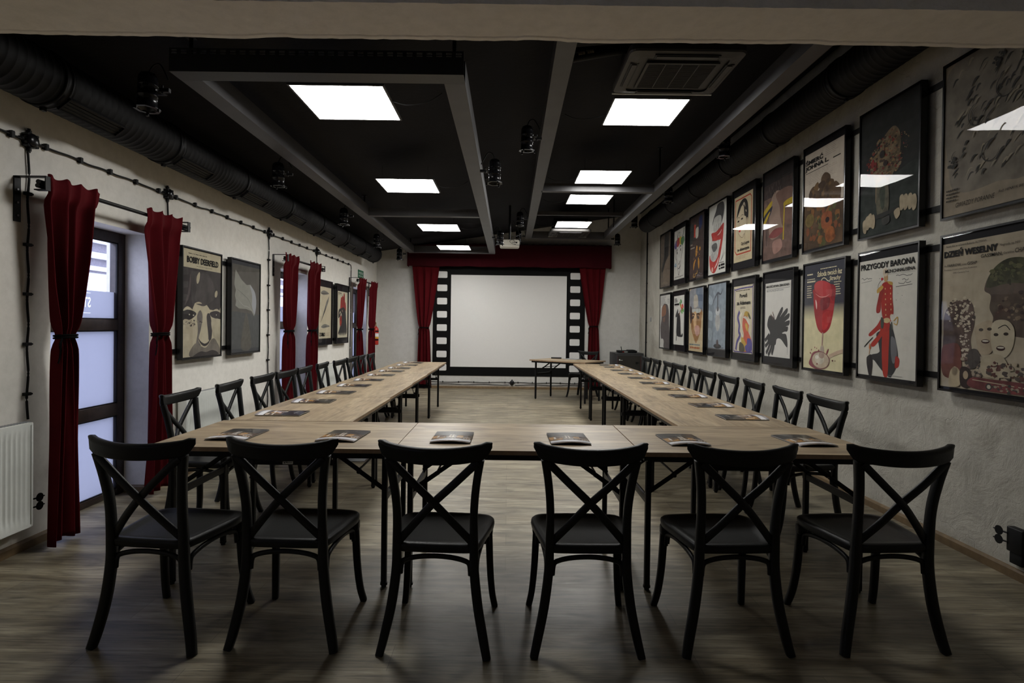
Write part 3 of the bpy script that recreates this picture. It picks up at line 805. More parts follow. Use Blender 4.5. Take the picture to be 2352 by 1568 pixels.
pans = [(-1.112, 3.905, 2.862, 'lit square ceiling panel nearest the camera over the window side tables'),
        (-1.105, 6.22, 2.868, 'lit square ceiling panel, second nearest over the window side tables'),
        (-1.08, 8.75, 2.848, 'lit square ceiling panel, second from the screen over the window side tables'),
        (-1.05, 10.80, 2.825, 'lit square ceiling panel closest to the red pelmet on the window side'),
        (1.118, 4.825, 3.172, 'lit square ceiling panel right behind the near air conditioner'),
        (1.110, 6.915, 3.172, 'lit square ceiling panel just before the crossbar on the poster side'),
        (1.130, 8.19, 3.185, 'lit square ceiling panel just beyond the crossbar on the poster side'),
        (1.125, 10.18, 3.180, 'lit square ceiling panel just before the far air conditioner')]
p0 = make_panel()
for i, (x, y, z, l) in enumerate(pans):
    o = p0 if i == 0 else dup(p0, (x, y, z)); o.location = (x, y, z); o.rotation_euler = (0, 0, PI if x > 0 else 0); o['label'] = l; o['group'] = 'lit ceiling panels'
    o.children  # wires reach up towards the slab

# suspended lighting frames made of wide channels
def channel(t, name, p0, p1, w=.125, h=.135, th=.004, slots=False):
    """U channel open at the top, flat face down, between two points on its centre line"""
    p0 = Vector(p0); p1 = Vector(p1); d = p1-p0; L = d.length; ang = math.atan2(d.y, d.x)
    m = MB(); m.M = Matrix.Translation(p0) @ Matrix.Rotation(ang, 4, 'Z')
    m.b2(0, L, -w/2, w/2, 0, th)
    for s in (-1, 1):
        a, b = sorted((s*w/2, s*(w/2-th)))
        if not slots:
            m.b2(0, L, a, b, th, h)
        else:
            m.b2(0, L, a, b, th, h-.034); m.b2(0, L, a, b, h-.026, h-.018 if False else h-.022); m.b2(0, L, a, b, h-.010, h)
            n = int(L/.055)
            for i in range(n+1):
                x = i*L/n; m.b2(max(0, x-.012), min(L, x+.012), a, b, h-.034, h-.010)
    return m.build(name, M_RAIL if not slots else M_RAILS, t)
M_RAILS = mat('dark_channel_slotted', (.03, .03, .031), .45, noise=.1)
def hangers(t, pts, z):
    for (x, y) in pts:
        m = MB(); m.tube([(x, y, z+.05), (x, y, ceil_z(x)-.004)], .012, 8); m.b2(x-.03, x+.03, y-.02, y+.02, ceil_z(x)-.012, ceil_z(x)-.006)
        m.build('hanger', M_BLKM, t)
A = thing('lighting_frame', 'long dark grey ceiling frame of wide channels over the window side tables', 'ceiling frame', (0, 0, 0))
channel(A, 'side_channel', (-1.912, 3.4155, 2.80), (-1.965, 11.35, 2.80))
channel(A, 'side_channel', (-.3405, 3.4155, 2.80), (-.345, 11.35, 2.80))
channel(A, 'end_channel', (-1.975, 3.352, 2.80), (-.278, 3.352, 2.80), slots=True)
channel(A, 'cross_channel', (-1.88, 7.61, 2.80), (-.41, 7.61, 2.80), w=.09, h=.10)
channel(A, 'end_channel', (-2.02, 11.42, 2.80), (-.29, 11.42, 2.80), w=.11)
hangers(A, [(-.345, 3.42), (-1.92, 3.42), (-.345, 7.55), (-1.93, 7.55), (-.345, 11.2), (-1.95, 11.2)], 2.80)
B = thing('lighting_frame', 'long dark grey ceiling frame of wide channels over the poster side tables', 'ceiling frame', (0, 0, 0))
channel(B, 'side_channel', (.335, 3.2255, 3.10), (.370, 11.25, 3.10))
channel(B, 'side_channel', (1.900, 3.2255, 3.10), (1.925, 11.25, 3.10))
channel(B, 'end_channel', (.27, 3.162, 3.10), (1.965, 3.162, 3.10), slots=True)
channel(B, 'cross_channel', (.40, 7.38, 3.10), (1.85, 7.38, 3.10), w=.09, h=.10)
channel(B, 'cross_channel', (.42, 9.35, 3.18), (1.85, 9.35, 3.18), w=.05, h=.06)
channel(B, 'end_channel', (.305, 11.31, 3.10), (1.99, 11.31, 3.10), w=.11)
hangers(B, [(.33, 3.3), (1.90, 3.3), (.35, 7.3), (1.91, 7.3), (.37, 11.1), (1.92, 11.1), (1.86, 10.2)], 3.10)

# ------------------------------------------------------------------ spotlights
def make_can():
    """short black stage can hanging lens down, clamp arm towards +x"""
    t = thing('spotlight', 'x', 'spotlight')
    m = MB()
    m.lathe([(.000, .105), (.022, .104), (.040, .094), (.050, .075), (.0515, .060), (.0515, .030), (.0545, .029), (.0545, .024), (.0515, .023), (.0515, -.030), (.055, -.031), (.055, -.037), (.0515, -.038), (.0525, -.095), (.058, -.100), (.058, -.110), (.050, -.110), (.048, -.02), (.0, -.015)], 24)
    for a in range(6):
        th = a*PI/3; m.tube([(.050*math.cos(th), .050*math.sin(th), .04), (.036*math.cos(th), .036*math.sin(th), .098)], .003, 5)
    m.build('lamp_housing', M_GLOSSB, t)
    m = MB(); N = 8
    pts = [(.072*math.cos(2*PI*(k+.5)/N), .072*math.sin(2*PI*(k+.5)/N)) for k in range(N)]
    inn = [(.052*math.cos(2*PI*(k+.5)/N), .052*math.sin(2*PI*(k+.5)/N)) for k in range(N)]
    vs = [(x, y, z) for z in (-.112, -.107) for x, y in pts] + [(x, y, z) for z in (-.112, -.107) for x, y in inn]
    fs = []
    for k in range(N):
        k2 = (k+1) % N; fs += [(k, k2, k2+N, k+N), (k, k2, k2+2*N, k+2*N), (k+N, k2+N, k2+3*N, k+3*N), (k+2*N, k2+2*N, k2+3*N, k+3*N)]
    m.add(vs, fs)
    for k in range(3):
        th = 2*PI*k/3; m.box((.068*math.cos(th), .068*math.sin(th), -.119), (.012, .012, .018))
    m.build('filter_holder', M_GLOSSB, t)
    m = MB()
    path = [(.0, -.058, .0), (.02, -.064, .0), (.066, -.064, .0), (.072, -.058, 0), (.072, .058, 0), (.066, .064, .0), (.02, .064, .0), (.0, .058, .0)]
    m.tube(path, (.010, .0025), 6, ref=(0, 0, 1), smooth=False)
    m.box((.100, 0, 0), (.058, .022, .022)); m.tube([(.085, 0, -.02), (.085, 0, .03)], .006, 8)
    for s in (-1, 1): m.cyl((0, s*.052, 0), (0, s*.072, 0), .010, 10)
    m.build('yoke', M_BLKM, t)
    m = MB(); m.tube(catmull([(.0, 0, .10), (.02, .01, .15), (.06, .01, .16), (.10, 0, .10), (.12, 0, .06)], 4), .004, 6)
    m.build('power_lead', M_BLKP, t)
    m = MB(); m.lathe([(.0, -.06), (.044, -.062), (.046, -.064), (.0, -.066)], 20); m.build('lens', mat('dark_lens', (.03, .03, .035), .08), t)
    return t
cans = [(-2.115, 3.32, 2.70, 0, 'nearest, beside the corner of the window side frame'), (-2.125, 5.22, 2.72, 0, 'second along the window edge of the window side frame'),
        (-2.135, 7.32, 2.74, 0, 'third along the window edge of the window side frame'), (-2.145, 9.20, 2.71, 0, 'fourth along the window edge of the window side frame'),
        (-2.155, 11.15, 2.74, 0, 'beside the far window end of the window side frame by the pelmet'),
        (-.140, 5.02, 2.72, PI, 'on the middle aisle edge of the window side frame, nearer one'), (-.150, 9.05, 2.76, PI, 'hanging in front of the white projector'),
        (.140, 4.98, 3.00, 0, 'on the middle aisle edge of the poster side frame, nearest one'), (.155, 8.82, 3.02, 0, 'on the middle aisle edge of the poster side frame, above the projector'),
        (.165, 10.6, 3.03, 0, 'on the middle aisle edge of the poster side frame, behind the projector'),
        (2.105, 5.62, 3.16, PI, 'nearest beside the round duct on the poster side'), (2.115, 7.62, 3.15, PI, 'second beside the round duct on the poster side'),
        (2.12, 9.70, 3.18, PI, 'beside the far end of the poster side duct'), (2.13, 11.25, 3.10, PI, 'at the far corner of the poster side frame above the pelmet end')]
c0 = make_can()
for i, (x, y, z, rz, l) in enumerate(cans):
    o = c0 if i == 0 else dup(c0, (x, y, z)); o.location = (x, y, z); o.rotation_euler = ((.06 if i % 2 else -.04), 0, rz + .1*math.sin(i*2))
    o['label'] = 'black can spotlight ' + l; o['group'] = 'black can spotlights'

# ------------------------------------------------------------------ round ducts
def make_duct(x, z, r, y0, y1, label, grilles, ang):
    t = thing('ventilation_duct', label, 'duct', (x, y0, z))
    L = y1-y0; m = MB(); prof = []; n = int(L/.055)
    for i in range(n):
        a = i*L/n; prof += [(r, a), (r, a+L/n*.82), (r+.0015, a+L/n*.88), (r+.0015, a+L/n*.96)]
    prof = [(0, 0), (r*.9, 0)] + prof + [(r, L), (r-.006, L), (r-.006, L-.02), (0, L-.03)]
    m.lathe(prof, 40, 0, 'Y'); m.build('duct_pipe', M_DUCT, t)
    for k in range(int(L/1.1)+1):
        a = .55+k*1.1
        if a > L-.05: break
        m = MB(); m.lathe([(r+.001, a-.03), (r+.009, a-.03), (r+.009, a-.018), (r+.005, a-.016), (r+.005, a+.016), (r+.009, a+.018), (r+.009, a+.03), (r+.001, a+.03)], 40, 0, 'Y')
        m.box((0, a, -(r+.016)), (.018, .03, .022)); m.build('duct_collar', M_BLKM, t)
    for a in grilles:
        m = MB(); R = Matrix.Rotation(ang, 3, 'Y')
        c = R @ Vector((0, 0, -(r-.002))); c.y += a-y0
        for (dx, dy, w, l) in ((-.042, 0, .008, .46), (.042, 0, .008, .46), (0, -.227, .09, .008), (0, .227, .09, .008)):
            m.box(c + R @ Vector((dx, dy, -.010)), (w, l, .024), rot=R)
        m.box(c + R @ Vector((0, 0, -.004)), (.08, .45, .006), mi=1, rot=R)
        for k in range(3): m.box(c + R @ Vector((-.02+.02*k, 0, -.010)), (.003, .45, .012), rot=R)
        m.build('air_grille', [M_BLKM, M_ACD], t)
    return t
make_duct(-2.60, 2.695, .150, 2.62, 10.95, 'fat black spiral duct running under the ceiling above the windows', [3.42, 4.52, 5.60, 6.70, 7.86, 8.95, 10.0], math.radians(-38))
make_duct(2.50, 3.245, .150, 2.62, 10.40, 'fat black spiral duct running under the ceiling above the posters', [], 0)
# black conduit between frame and posters side duct
m = MB(); m.b2(2.57, 2.66, 2.62, 11.9, ceil_z(2.57)-.055, ceil_z(2.57)-.003)
tag(m.build('cable_tray', M_BLKM), 'flat black cable tray fixed to the ceiling along the poster wall', 'cable tray')

# ------------------------------------------------------------------ cassette air conditioners
def make_ac():
    t = thing('air_conditioner', 'x', 'air conditioner')
    m = MB(); w, l = .375, .335
    P = rrect(0, 0, 2*w, 2*l, .05)
    n = len(P); vs = []
    for s, z in ((1.0, .045), (1.0, .012), (.985, 0), (.82, -.012), (.78, -.012)):
        vs += [(x*s, y*s, z) for x, y in P]
    fs = [(i*n+k, i*n+(k+1) % n, (i+1)*n+(k+1) % n, (i+1)*n+k) for i in range(4) for k in range(n)]
    m.add(vs, fs); m.add(vs[:n], [list(range(n))]); m.b2(-.30, .30, -.27, .27, .0, .04)
    m.build('fascia', M_ACP, t)
    m = MB(); m.b2(-w+.06, w-.06, -l+.05, l-.05, .045, .25); m.build('housing', M_BLKM, t)
    m = MB()
    m.b2(-.235, .235, -.195, .195, -.010, -.006, 1)
    for (a, b, c, d) in ((-.235, .235, -.20, -.185), (-.235, .235, .185, .20), (-.24, -.222, -.2, .2), (.222, .24, -.2, .2)): m.b2(a, b, c, d, -.018, -.006)
    for i in range(26): y = -.18+.36*i/25; m.b2(-.222, .222, y-.0022, y+.0022, -.016, -.010)
    for i in range(3): x = -.11+.11*i; m.b2(x-.003, x+.003, -.185, .185, -.017, -.010)
    m.build('intake_grille', [M_ACP, M_ACD], t)
    for (cx, cy, dx, dy) in ((0, -.275, .21, .028), (0, .275, .21, .028), (-.315, 0, .028, .18), (.315, 0, .028, .18)):
        m = MB(); m.b2(cx-dx, cx+dx, cy-dy, cy+dy, -.014, -.008, 1)
        sx, sy = (dx-.012, dy-.010); m.b2(cx-sx, cx+sx, cy-sy, cy+sy, -.020, -.014, 0)
        m.build('louver', [M_ACP, M_ACD], t)
    m = MB(); m.b2(-.372, .372, .331, .343, -.004, .004) ; m.build('lit_edge_strip', M_WHITEM, t)  # white strip paints the lit panel's light onto the dark fascia's edge
    return t
ac = make_ac(); ac.location = (1.125, 3.945, 3.11); tag(ac, 'dark ceiling cassette air conditioner nearest, in front of a lit panel', 'air conditioner', 'ceiling air conditioners')
dup(ac, (1.13, 10.86, 3.12), 0, 'dark ceiling cassette air conditioner at the far end above the pelmet')
# insulated pipes feeding the near unit
t = thing('refrigerant_pipe', 'dark insulated pipe with paper labels running to the near air conditioner', 'pipe', (.2, 3.8, 3.20))
m = MB(); m.tube([(.215, .10, -.01), (.60, .10, .06)], .028, 12); m.tube([(.215, .12, .05), (.60, .12, .09)], .02, 12); m.build('pipe_insulation', M_BLKP, t)
m = MB()
for a in (.25, .31): m.tube([(a, .10, -.001+(a-.22)*.175), (a+.045, .10, -.001+(a-.175)*.175)], .0292, 12, cap=False)
m.build('pipe_label', mat('stained_label', (.38, .33, .24), .6, noise=.6, nscale=120), t)

# ------------------------------------------------------------------ projector
t = thing('projector', 'white projector hanging from the ceiling before the screen', 'projector', (0, 9.5, 2.72))
m = MB(); P = rrect(0, 0, .325, .115, .028)
m.prism([(x, z) for x, z in P], -.125, .125, plane='XZ'); m.build('projector_body', M_WHITEP, t)
m = MB(); m.tube([(0, 0, .058), (0, 0, ceil_z(0)-2.72-.003)], .018, 12); m.b2(-.07, .07, -.07, .07, .058, .066); m.build('ceiling_mount', M_BLKM, t)
m = MB(); m.lathe([(0, .14), (.035, .14), (.038, .12)], 20, 0, 'Y', (.08, 0, 0)); m.build('projector_lens', M_GLOSSB, t)
m = MB()
for x, z, w, h in ((.115, .010, .026, .022), (.085, .008, .012, .010), (.065, .008, .012, .010), (.045, .008, .014, .008), (.09, -.014, .018, .006)): m.b2(x-w/2, x+w/2, -.1275, -.125, z-h/2, z+h/2)
m.b2(-.15, .15, -.1262, -.125, -.030, -.028); m.build('connector_panel', M_BLKP, t)
m = MB()
m.tube(catmull([(.10, -.127, .008), (.05, -.17, .05), (.0, -.16, .03), (.04, -.15, -.01), (.15, -.15, -.035), (.17, -.05, .02), (.15, .0, .2), (.05, 0, .4)], 5), .0032, 6)
m.tube(catmull([(-.1, -.3, .12), (.05, -.2, .10), (.13, -.05, .13), (.2, .1, .2)], 5), .0032, 6); m.build('projector_cable', M_BLKP, t)

# ------------------------------------------------------------------ surface cables and junction boxes on the window wall
def cable(label, pts, clamps, group, rad=.0065, n=8, cl_dir='v'):
    base = Vector(pts[0]); t = thing('surface_cable', label, 'cable', base, 0, group)
    m = MB(); m.tube([p-base for p in catmull(pts, n)], rad, 8); m.build('cable_run', M_BLKP, t)
    m = MB()
    for (x, y, z) in clamps:
        m2 = MB(); c = Vector((x, y, z))-base
        if cl_dir == 'h': m2.box(c, (.022, .030, .030)); m2.box(c+Vector((.004, 0, 0)), (.020, .020, .038))
        elif cl_dir == 'v': m2.box(c, (.022, .040, .018)); m2.box(c+Vector((.004, 0, 0)), (.020, .050, .010))
        else: m2.box(c, (.012, .022, .038))
        m2.build('cable_clamp', M_BLKP, t)
    return t
CX = XL+.013; ZC = 2.412
def wavy(y0, y1, z, n, amp, seed):
    r = random.Random(seed); return [(CX+(.004 if i % 2 else 0), y0+(y1-y0)*i/n, z+r.uniform(-amp, amp)-(.006 if i % 2 else 0)) for i in range(n+1)]
boxes = [3.36, 4.72, 6.72, 8.39]
runs = [(2.62, 3.30), (3.42, 4.66), (4.78, 6.66), (6.78, 8.33)]
for k, (a, b) in enumerate(runs):
    n = max(2, round((b-a)/.145)); cl = [(XL+.012, a+.06+(b-a-.12)*i/max(1, round((b-a)/.29)), ZC) for i in range(max(1, round((b-a)/.29))+1)]
    cable('thin black surface cable along the window wall, %s' % ('nearest stretch before the first junction box', 'stretch above the nearest window', 'stretch above the two big portraits', 'stretch above the middle window')[k],
          wavy(a, b, ZC, n, .004, k), cl, 'surface cables on the window wall', cl_dir='h')
pts = wavy(8.45, 10.14, ZC, 12, .004, 9) + [(CX, 10.20, ZC-.01), (CX, 10.225, ZC-.06), (CX, 10.222, 2.25)] + [(CX, 10.215+.012*math.sin(z*5), z) for z in (2.0, 1.7, 1.4, 1.1, .8, .5, .2, .07)]
cable('thin black surface cable turning down before the farthest window', pts, [(XL+.012, y, ZC) for y in (8.52, 8.82, 9.12, 9.42, 9.72, 10.05)], 'surface cables on the window wall', cl_dir='h')
for y, z0, lab in ((3.355, .77, 'black cable dropping behind the nearest curtain bracket to the radiator'), (4.725, 2.21, 'short black cable dropping from the second junction box behind a curtain'),
                   (6.715, .07, 'black cable dropping beside the grey leaf poster'), (8.39, 2.21, 'short black cable dropping from the farthest junction box behind a curtain')):
    zs = [2.345]; 
    while zs[-1] > z0+.1: zs.append(zs[-1]-.145)
    zs[-1] = z0
    pts = [(CX, y+(.007 if i % 2 else -.003), z) for i, z in enumerate(zs)]
    cable(lab, pts, [(XL+.012, y, z) for z in (2.10, 1.80, 1.51, 1.215, .92, .62, .32) if z > z0+.05], 'surface cables on the window wall', cl_dir='v')
def make_box():
    t = thing('junction_box', 'x', 'junction box')
    m = MB(); m.lathe([(0, .052), (.018, .052), (.036, .046), (.044, .034), (.046, .002), (.0, .002)], 20, 0, 'X'); 
    for k in range(4):
        a = PI/4+k*PI/2; m.cyl((.002, .044*math.cos(a), .044*math.sin(a)), (.040, .044*math.cos(a), .044*math.sin(a)), .009, 8)
    m.build('box_cover', M_GLOSSB, t)
    for k in range(4):
        a = k*PI/2; d = Vector((0, math.cos(a), math.sin(a)))
        m = MB(); c = Vector((.013, 0, 0)); m.cyl(c+d*.042, c+d*.060, .013, 10); m.cyl(c+d*.058, c+d*.070, .009, 10); m.build('cable_gland', M_BLKP, t)
    return t
bx = make_box()
for i, y in enumerate(boxes):
    o = bx if i == 0 else dup(bx, (0, 0, 0)); o.location = (XL, y, ZC)
    tag(o, 'round black junction box, %s' % ('nearest one above the curtain bracket', 'above the end of the nearest curtain rod', 'above the drop cable beside the grey leaf poster', 'above the middle window')[i], 'junction box', 'junction boxes')
o = dup(bx, (.09, YB, .135), -PI/2, 'round black junction box low on the wall under the screen'); del o['group']
# twin cables low on the back wall
def backcable(x0, x1, dz, label, clamps):
    n = int((x1-x0)/.16); r = random.Random(int(dz*1000))
    base = Vector((x0, YB-.012, .12+dz)); pts = [(x0+(x1-x0)*i/n, YB-.012, .12+dz+(.006*math.sin(i*1.3+dz*60))) for i in range(n+1)]
    t = thing('surface_cable', label, 'cable', base, 0, 'cables under the screen')
    m = MB(); m.tube([Vector(p)-base for p in catmull(pts, 5)], .006, 8); m.build('cable_run', M_BLKP, t)
    for x in clamps:
        m = MB(); m.box(Vector((x, YB-.013, .122+dz))-base, (.016, .026, .036)); m.build('cable_clamp', M_BLKP, t)
backcable(-1.75, .03, .018, 'upper black cable under the screen, left of its junction box', [-1.40, -1.06, -.73, -.40, -.06])
backcable(-1.75, .03, -.030, 'lower black cable under the screen, left of its junction box', [])
backcable(.15, 2.1, .018, 'upper black cable under the screen, right of its junction box', [.22, .53, .83, 1.13, 1.44, 1.8])
backcable(.15, 2.1, -.030, 'lower black cable under the screen, right of its junction box', [])
# riser on the poster wall
t = thing('cable_conduit', 'black conduit climbing the far end of the poster wall behind the rack', 'conduit', (XR, 11.60, .76))
m = MB(); m.tube([(-.017, 0, 0), (-.017, 0, 2.62)], .013, 10); m.build('conduit_pipe', M_BLKP, t)
for z in (.3, .7, 1.1, 1.5, 1.9, 2.3):
    m = MB(); m.box((-.015, 0, z), (.028, .045, .02)); m.build('conduit_clip', M_BLKP, t)
m = MB(); m.b2(-.012, -.001, -.04, .04, -.04, .04, bev=.003); o = m.build('wall_switch', M_GREYP); o.location = (XR, 11.28, 1.52); tag(o, 'small grey wall switch near the far end of the poster wall', 'switch')

# ------------------------------------------------------------------ radiators
def make_rad(L, label, yc, z0=.17, H=.575, valve=False):
    t = thing('radiator', label, 'radiator', (XL, yc, z0), 0, 'white panel radiators')
    m = MB(); n = max(2, round(L/.0335)); xf = .105; vs = []; NY = n*6
    zs = [.012, .035, .055, .075, .10, H-.08, H-.055, H-.035, H-.012]
    for j, z in enumerate(zs):
        for i in range(NY+1):
            y = -L/2+.018+(L-.036)*i/NY; ph = (i % 6)/6
            deep = 1 if 3 <= j <= 5 else (0.5 if j in (2, 6) else 0)
            g = .008*max(0, math.sin(PI*((ph*1.0)))) if deep else 0
            vs.append((xf - g*deep, y, z))
    fs = [(j*(NY+1)+i, j*(NY+1)+i+1, (j+1)*(NY+1)+i+1, (j+1)*(NY+1)+i) for j in range(len(zs)-1) for i in range(NY)]
    m.add(vs, fs, 0, True); m.b2(xf-.030, xf-.012, -L/2+.018, L/2-.018, .012, H-.012)
    for z in (.006, H-.006): m.b2(xf-.02, xf+.001, -L/2+.012, L/2-.012, z-.007, z+.007)
    m.build('front_panel', M_WHITEM, t, recalc=False)
    for s in (-1, 1):
        m = MB(); a, b = sorted((s*L/2, s*(L/2-.014))); m.b2(.03, xf+.002, a, b, 0, H, bev=.003); m.build('side_cover', M_WHITEM, t)
    m = MB(); m.b2(.032, xf-.01, -L/2+.014, L/2-.014, H-.006, H)
    for i in range(int(L/.02)): y = -L/2+.02+i*.02; m.b2(.04, xf-.02, y, y+.012, H, H+.003, 1)
    m.build('top_grille', [M_WHITEM, M_GREYP], t)
    m = MB()
    for s in (-1, 1): m.b2(.001, .034, s*(L/2-.12)-.015, s*(L/2-.12)+.015, .06, H-.06)
    m.build('wall_bracket', M_WHITEM, t)
    return t
make_rad(1.0, 'white panel radiator nearest the camera beside the first window', 2.79, .165, .60)
make_rad(1.0, 'white panel radiator behind the left chairs under the two big portraits', 5.36, .155, .575)
make_rad(.80, 'white panel radiator behind the left chairs between the middle and far windows', 8.85, .155, .575)
# flush sockets with round flip lids standing open
def sock(x, y, z, s, label):
    t = thing('wall_socket', label, 'socket', (x, y, z))
    m = MB(); m.b2(0, s*.045, -.055, .045, -.085, .05, bev=.006); m.b2(0, s*.035, -.045, .035, -.15, -.085, bev=.005); m.build('socket_housing', M_BLKP, t)
    for dz in (.012, -.038):
        m = MB(); c = Vector((s*.052, .082, dz)); m.tube([c, c+Vector((s*.004, 0, 0))], .0255, 20, ref=(0, 0, 1)); m.tube([(s*.045, .035, dz), (s*.052, .062, dz)], .005, 8); m.tube([(s*.052, .105, dz), (s*.052, .118, dz)], .004, 6)
        m.build('socket_lid', M_BLKP, t)
sock(XL, 3.318, .285, 1, 'black wall socket with two open round lids beside the near radiator')
sock(XR, 3.10, .24, -1, 'black wall socket with two open round lids low on the concrete wall')
# floor box
t = thing('floor_socket_box', 'square metal floor socket box set under the left tables', 'floor box', (-1.50, 5.70, 0))
m = MB(); m.b2(-.11, .11, -.11, .11, .0005, .004, 0, ); m.build('box_rim', M_STEEL, t); m = MB(); m.b2(-.09, .09, -.09, .09, .004, .005); m.build('box_lid', M_GREYP, t)

# ------------------------------------------------------------------ exit sign, extinguisher, rack, router
t = thing('exit_sign', 'small green exit sign high on the wall by the farthest window', 'sign', (XL, 10.92, 2.31))
m = MB(); m.b2(.001, .006, -.20, .20, -.075, .075); m.build('sign_plate', M_GREEN, t)
m = MB(); pts, fs = fit_text('WYJŚCIE', -.165, .165, -.01, .052, .01); m.add([(.0066, p[0], p[1]) for p in pts], fs)
pts, fs = fit_text('EWAKUACYJNE', -.150, .150, -.055, -.027, .01); m.add([(.0066, p[0], p[1]) for p in pts], fs); m.build('sign_lettering', M_SIGNW, t)
t = thing('fire_extinguisher', 'red fire extinguisher hanging on the window wall near the back corner', 'fire extinguisher', (-2.75, 11.80, .93))
m = MB(); m.lathe([(0, 0), (.046, 0), (.056, .008), (.057, .02), (.057, .315), (.050, .345), (.034, .365), (.020, .372), (.018, .385), (0, .386)], 28); m.build('cylinder', M_RED, t)
m = MB(); m.cyl((0, 0, .38), (0, 0, .41), .013, 12, 0); m.box((.0, -.01, .425), (.018, .05, .025)); m.tube([(0, .01, .42), (0, -.03, .44), (0, -.075, .438)], (.010, .003), 6); m.tube([(0, .01, .435), (0, -.03, .468), (0, -.070, .475)], (.010, .003), 6); m.build('valve_head', mat('brass_valve', (.35, .22, .10), .35, .6), t)
m = MB(); m.tube(catmull([(0, .02, .42), (-.02, .06, .40), (-.04, .065, .25), (-.03, .062, .10)], 5), .008, 8); m.build('hose', M_BLKP, t)
m = MB(); R_ = .0578
def band(z0, z1, a0, a1, mi):
    N = 10
    for i in range(N):
        q0, q1 = math.radians(a0+(a1-a0)*i/N), math.radians(a0+(a1-a0)*(i+1)/N)
        m.add([(R_*math.cos(q0), R_*math.sin(q0), z0), (R_*math.cos(q1), R_*math.sin(q1), z0), (R_*math.cos(q1), R_*math.sin(q1), z1), (R_*math.cos(q0), R_*math.sin(q0), z1)], [(0, 1, 2, 3)], mi)
band(.17, .24, -90, 0, 0); band(.135, .165, -90, 0, 1); band(.27, .295, -90, 0, 2); band(.09, .12, -90, 0, 2)
m.build('instruction_label', [M_PAGE, mat('label_yellow', (.6, .4, .03), .5), M_BLACKPR], t)
m = MB(); m.b2(-.098, -.050, -.02, .02, .12, .30); m.build('wall_bracket', M_BLKM, t)

t = thing('rack_cabinet', 'black server rack cabinet with a glass door in the back corner', 'cabinet', (2.45, 11.80, 0))
m = MB(); m.b2(-.29, .29, -.30, .30, .0, .012); m.b2(-.29, .29, -.30, .30, .815, .838, bev=.004)
m.b2(-.29, -.278, -.28, .30, .012, .815); m.b2(.278, .29, -.28, .30, .012, .815); m.b2(-.29, .29, .288, .30, .012, .815)
for s in (-1, 1): m.b2(s*.29-.0 if s < 0 else .235, -.235 if s < 0 else .29, -.30, -.275, .012, .815)
m.b2(-.235, .235, -.30, -.275, .012, .05); m.b2(-.235, .235, -.30, -.275, .78, .815)
m.build('cabinet_body', mat('cabinet_black', (.030, .030, .032), .45), t)
m = MB(); m.b2(-.235, .235, -.306, -.300, .03, .785, 0); d = m.build('glass_door', mat('smoked_glass', (.018, .016, .014), .10), t)
m = MB(); m.b2(.13, .18, -.310, -.306, .62, .66); m.build('door_handle', M_BLKM, d)
m = MB(); m.lathe([(.006, -.0005), (.014, -.0005), (.014, -.001), (.006, -.001)], 16, 0, 'Y', (-.195, -.3065, .70)); m.b2(-.178, -.135, -.3072, -.3066, .690, .696); m.build('door_emblem', M_WHITEM, d)
m = MB(); m.b2(-.236, -.231, -.3075, -.3060, .03, .785); m.b2(.231, .236, -.3075, -.3060, .03, .785); m.build('door_trim', mat('dark_red_trim', (.10, .012, .012), .4), d)
t = thing('network_recorder', 'flat black recorder with antenna standing on the rack cabinet', 'network device', (2.45, 11.78, .8385))
m = MB(); m.b2(-.19, .19, -.14, .12, .004, .045, bev=.004); m.b2(.02, .16, -.12, .12, .045, .058, bev=.003)
for sx in (-.16, .16):
    for sy in (-.11, .10): m.cyl((sx, sy, 0), (sx, sy, .006), .010, 8)
m.build('device_case', M_BLKP, t)
m = MB(); m.tube([(-.11, -.05, .045), (-.125, -.05, .125)], .008, 8); m.build('antenna', M_BLKP, t)
m = MB(); m.b2(-.11, -.08, -.1412, -.1400, .014, .024, 0); m.b2(-.078, .0, -.1412, -.1400, .014, .023, 1); m.build('device_badge', [M_RED, M_SIGNW], t)

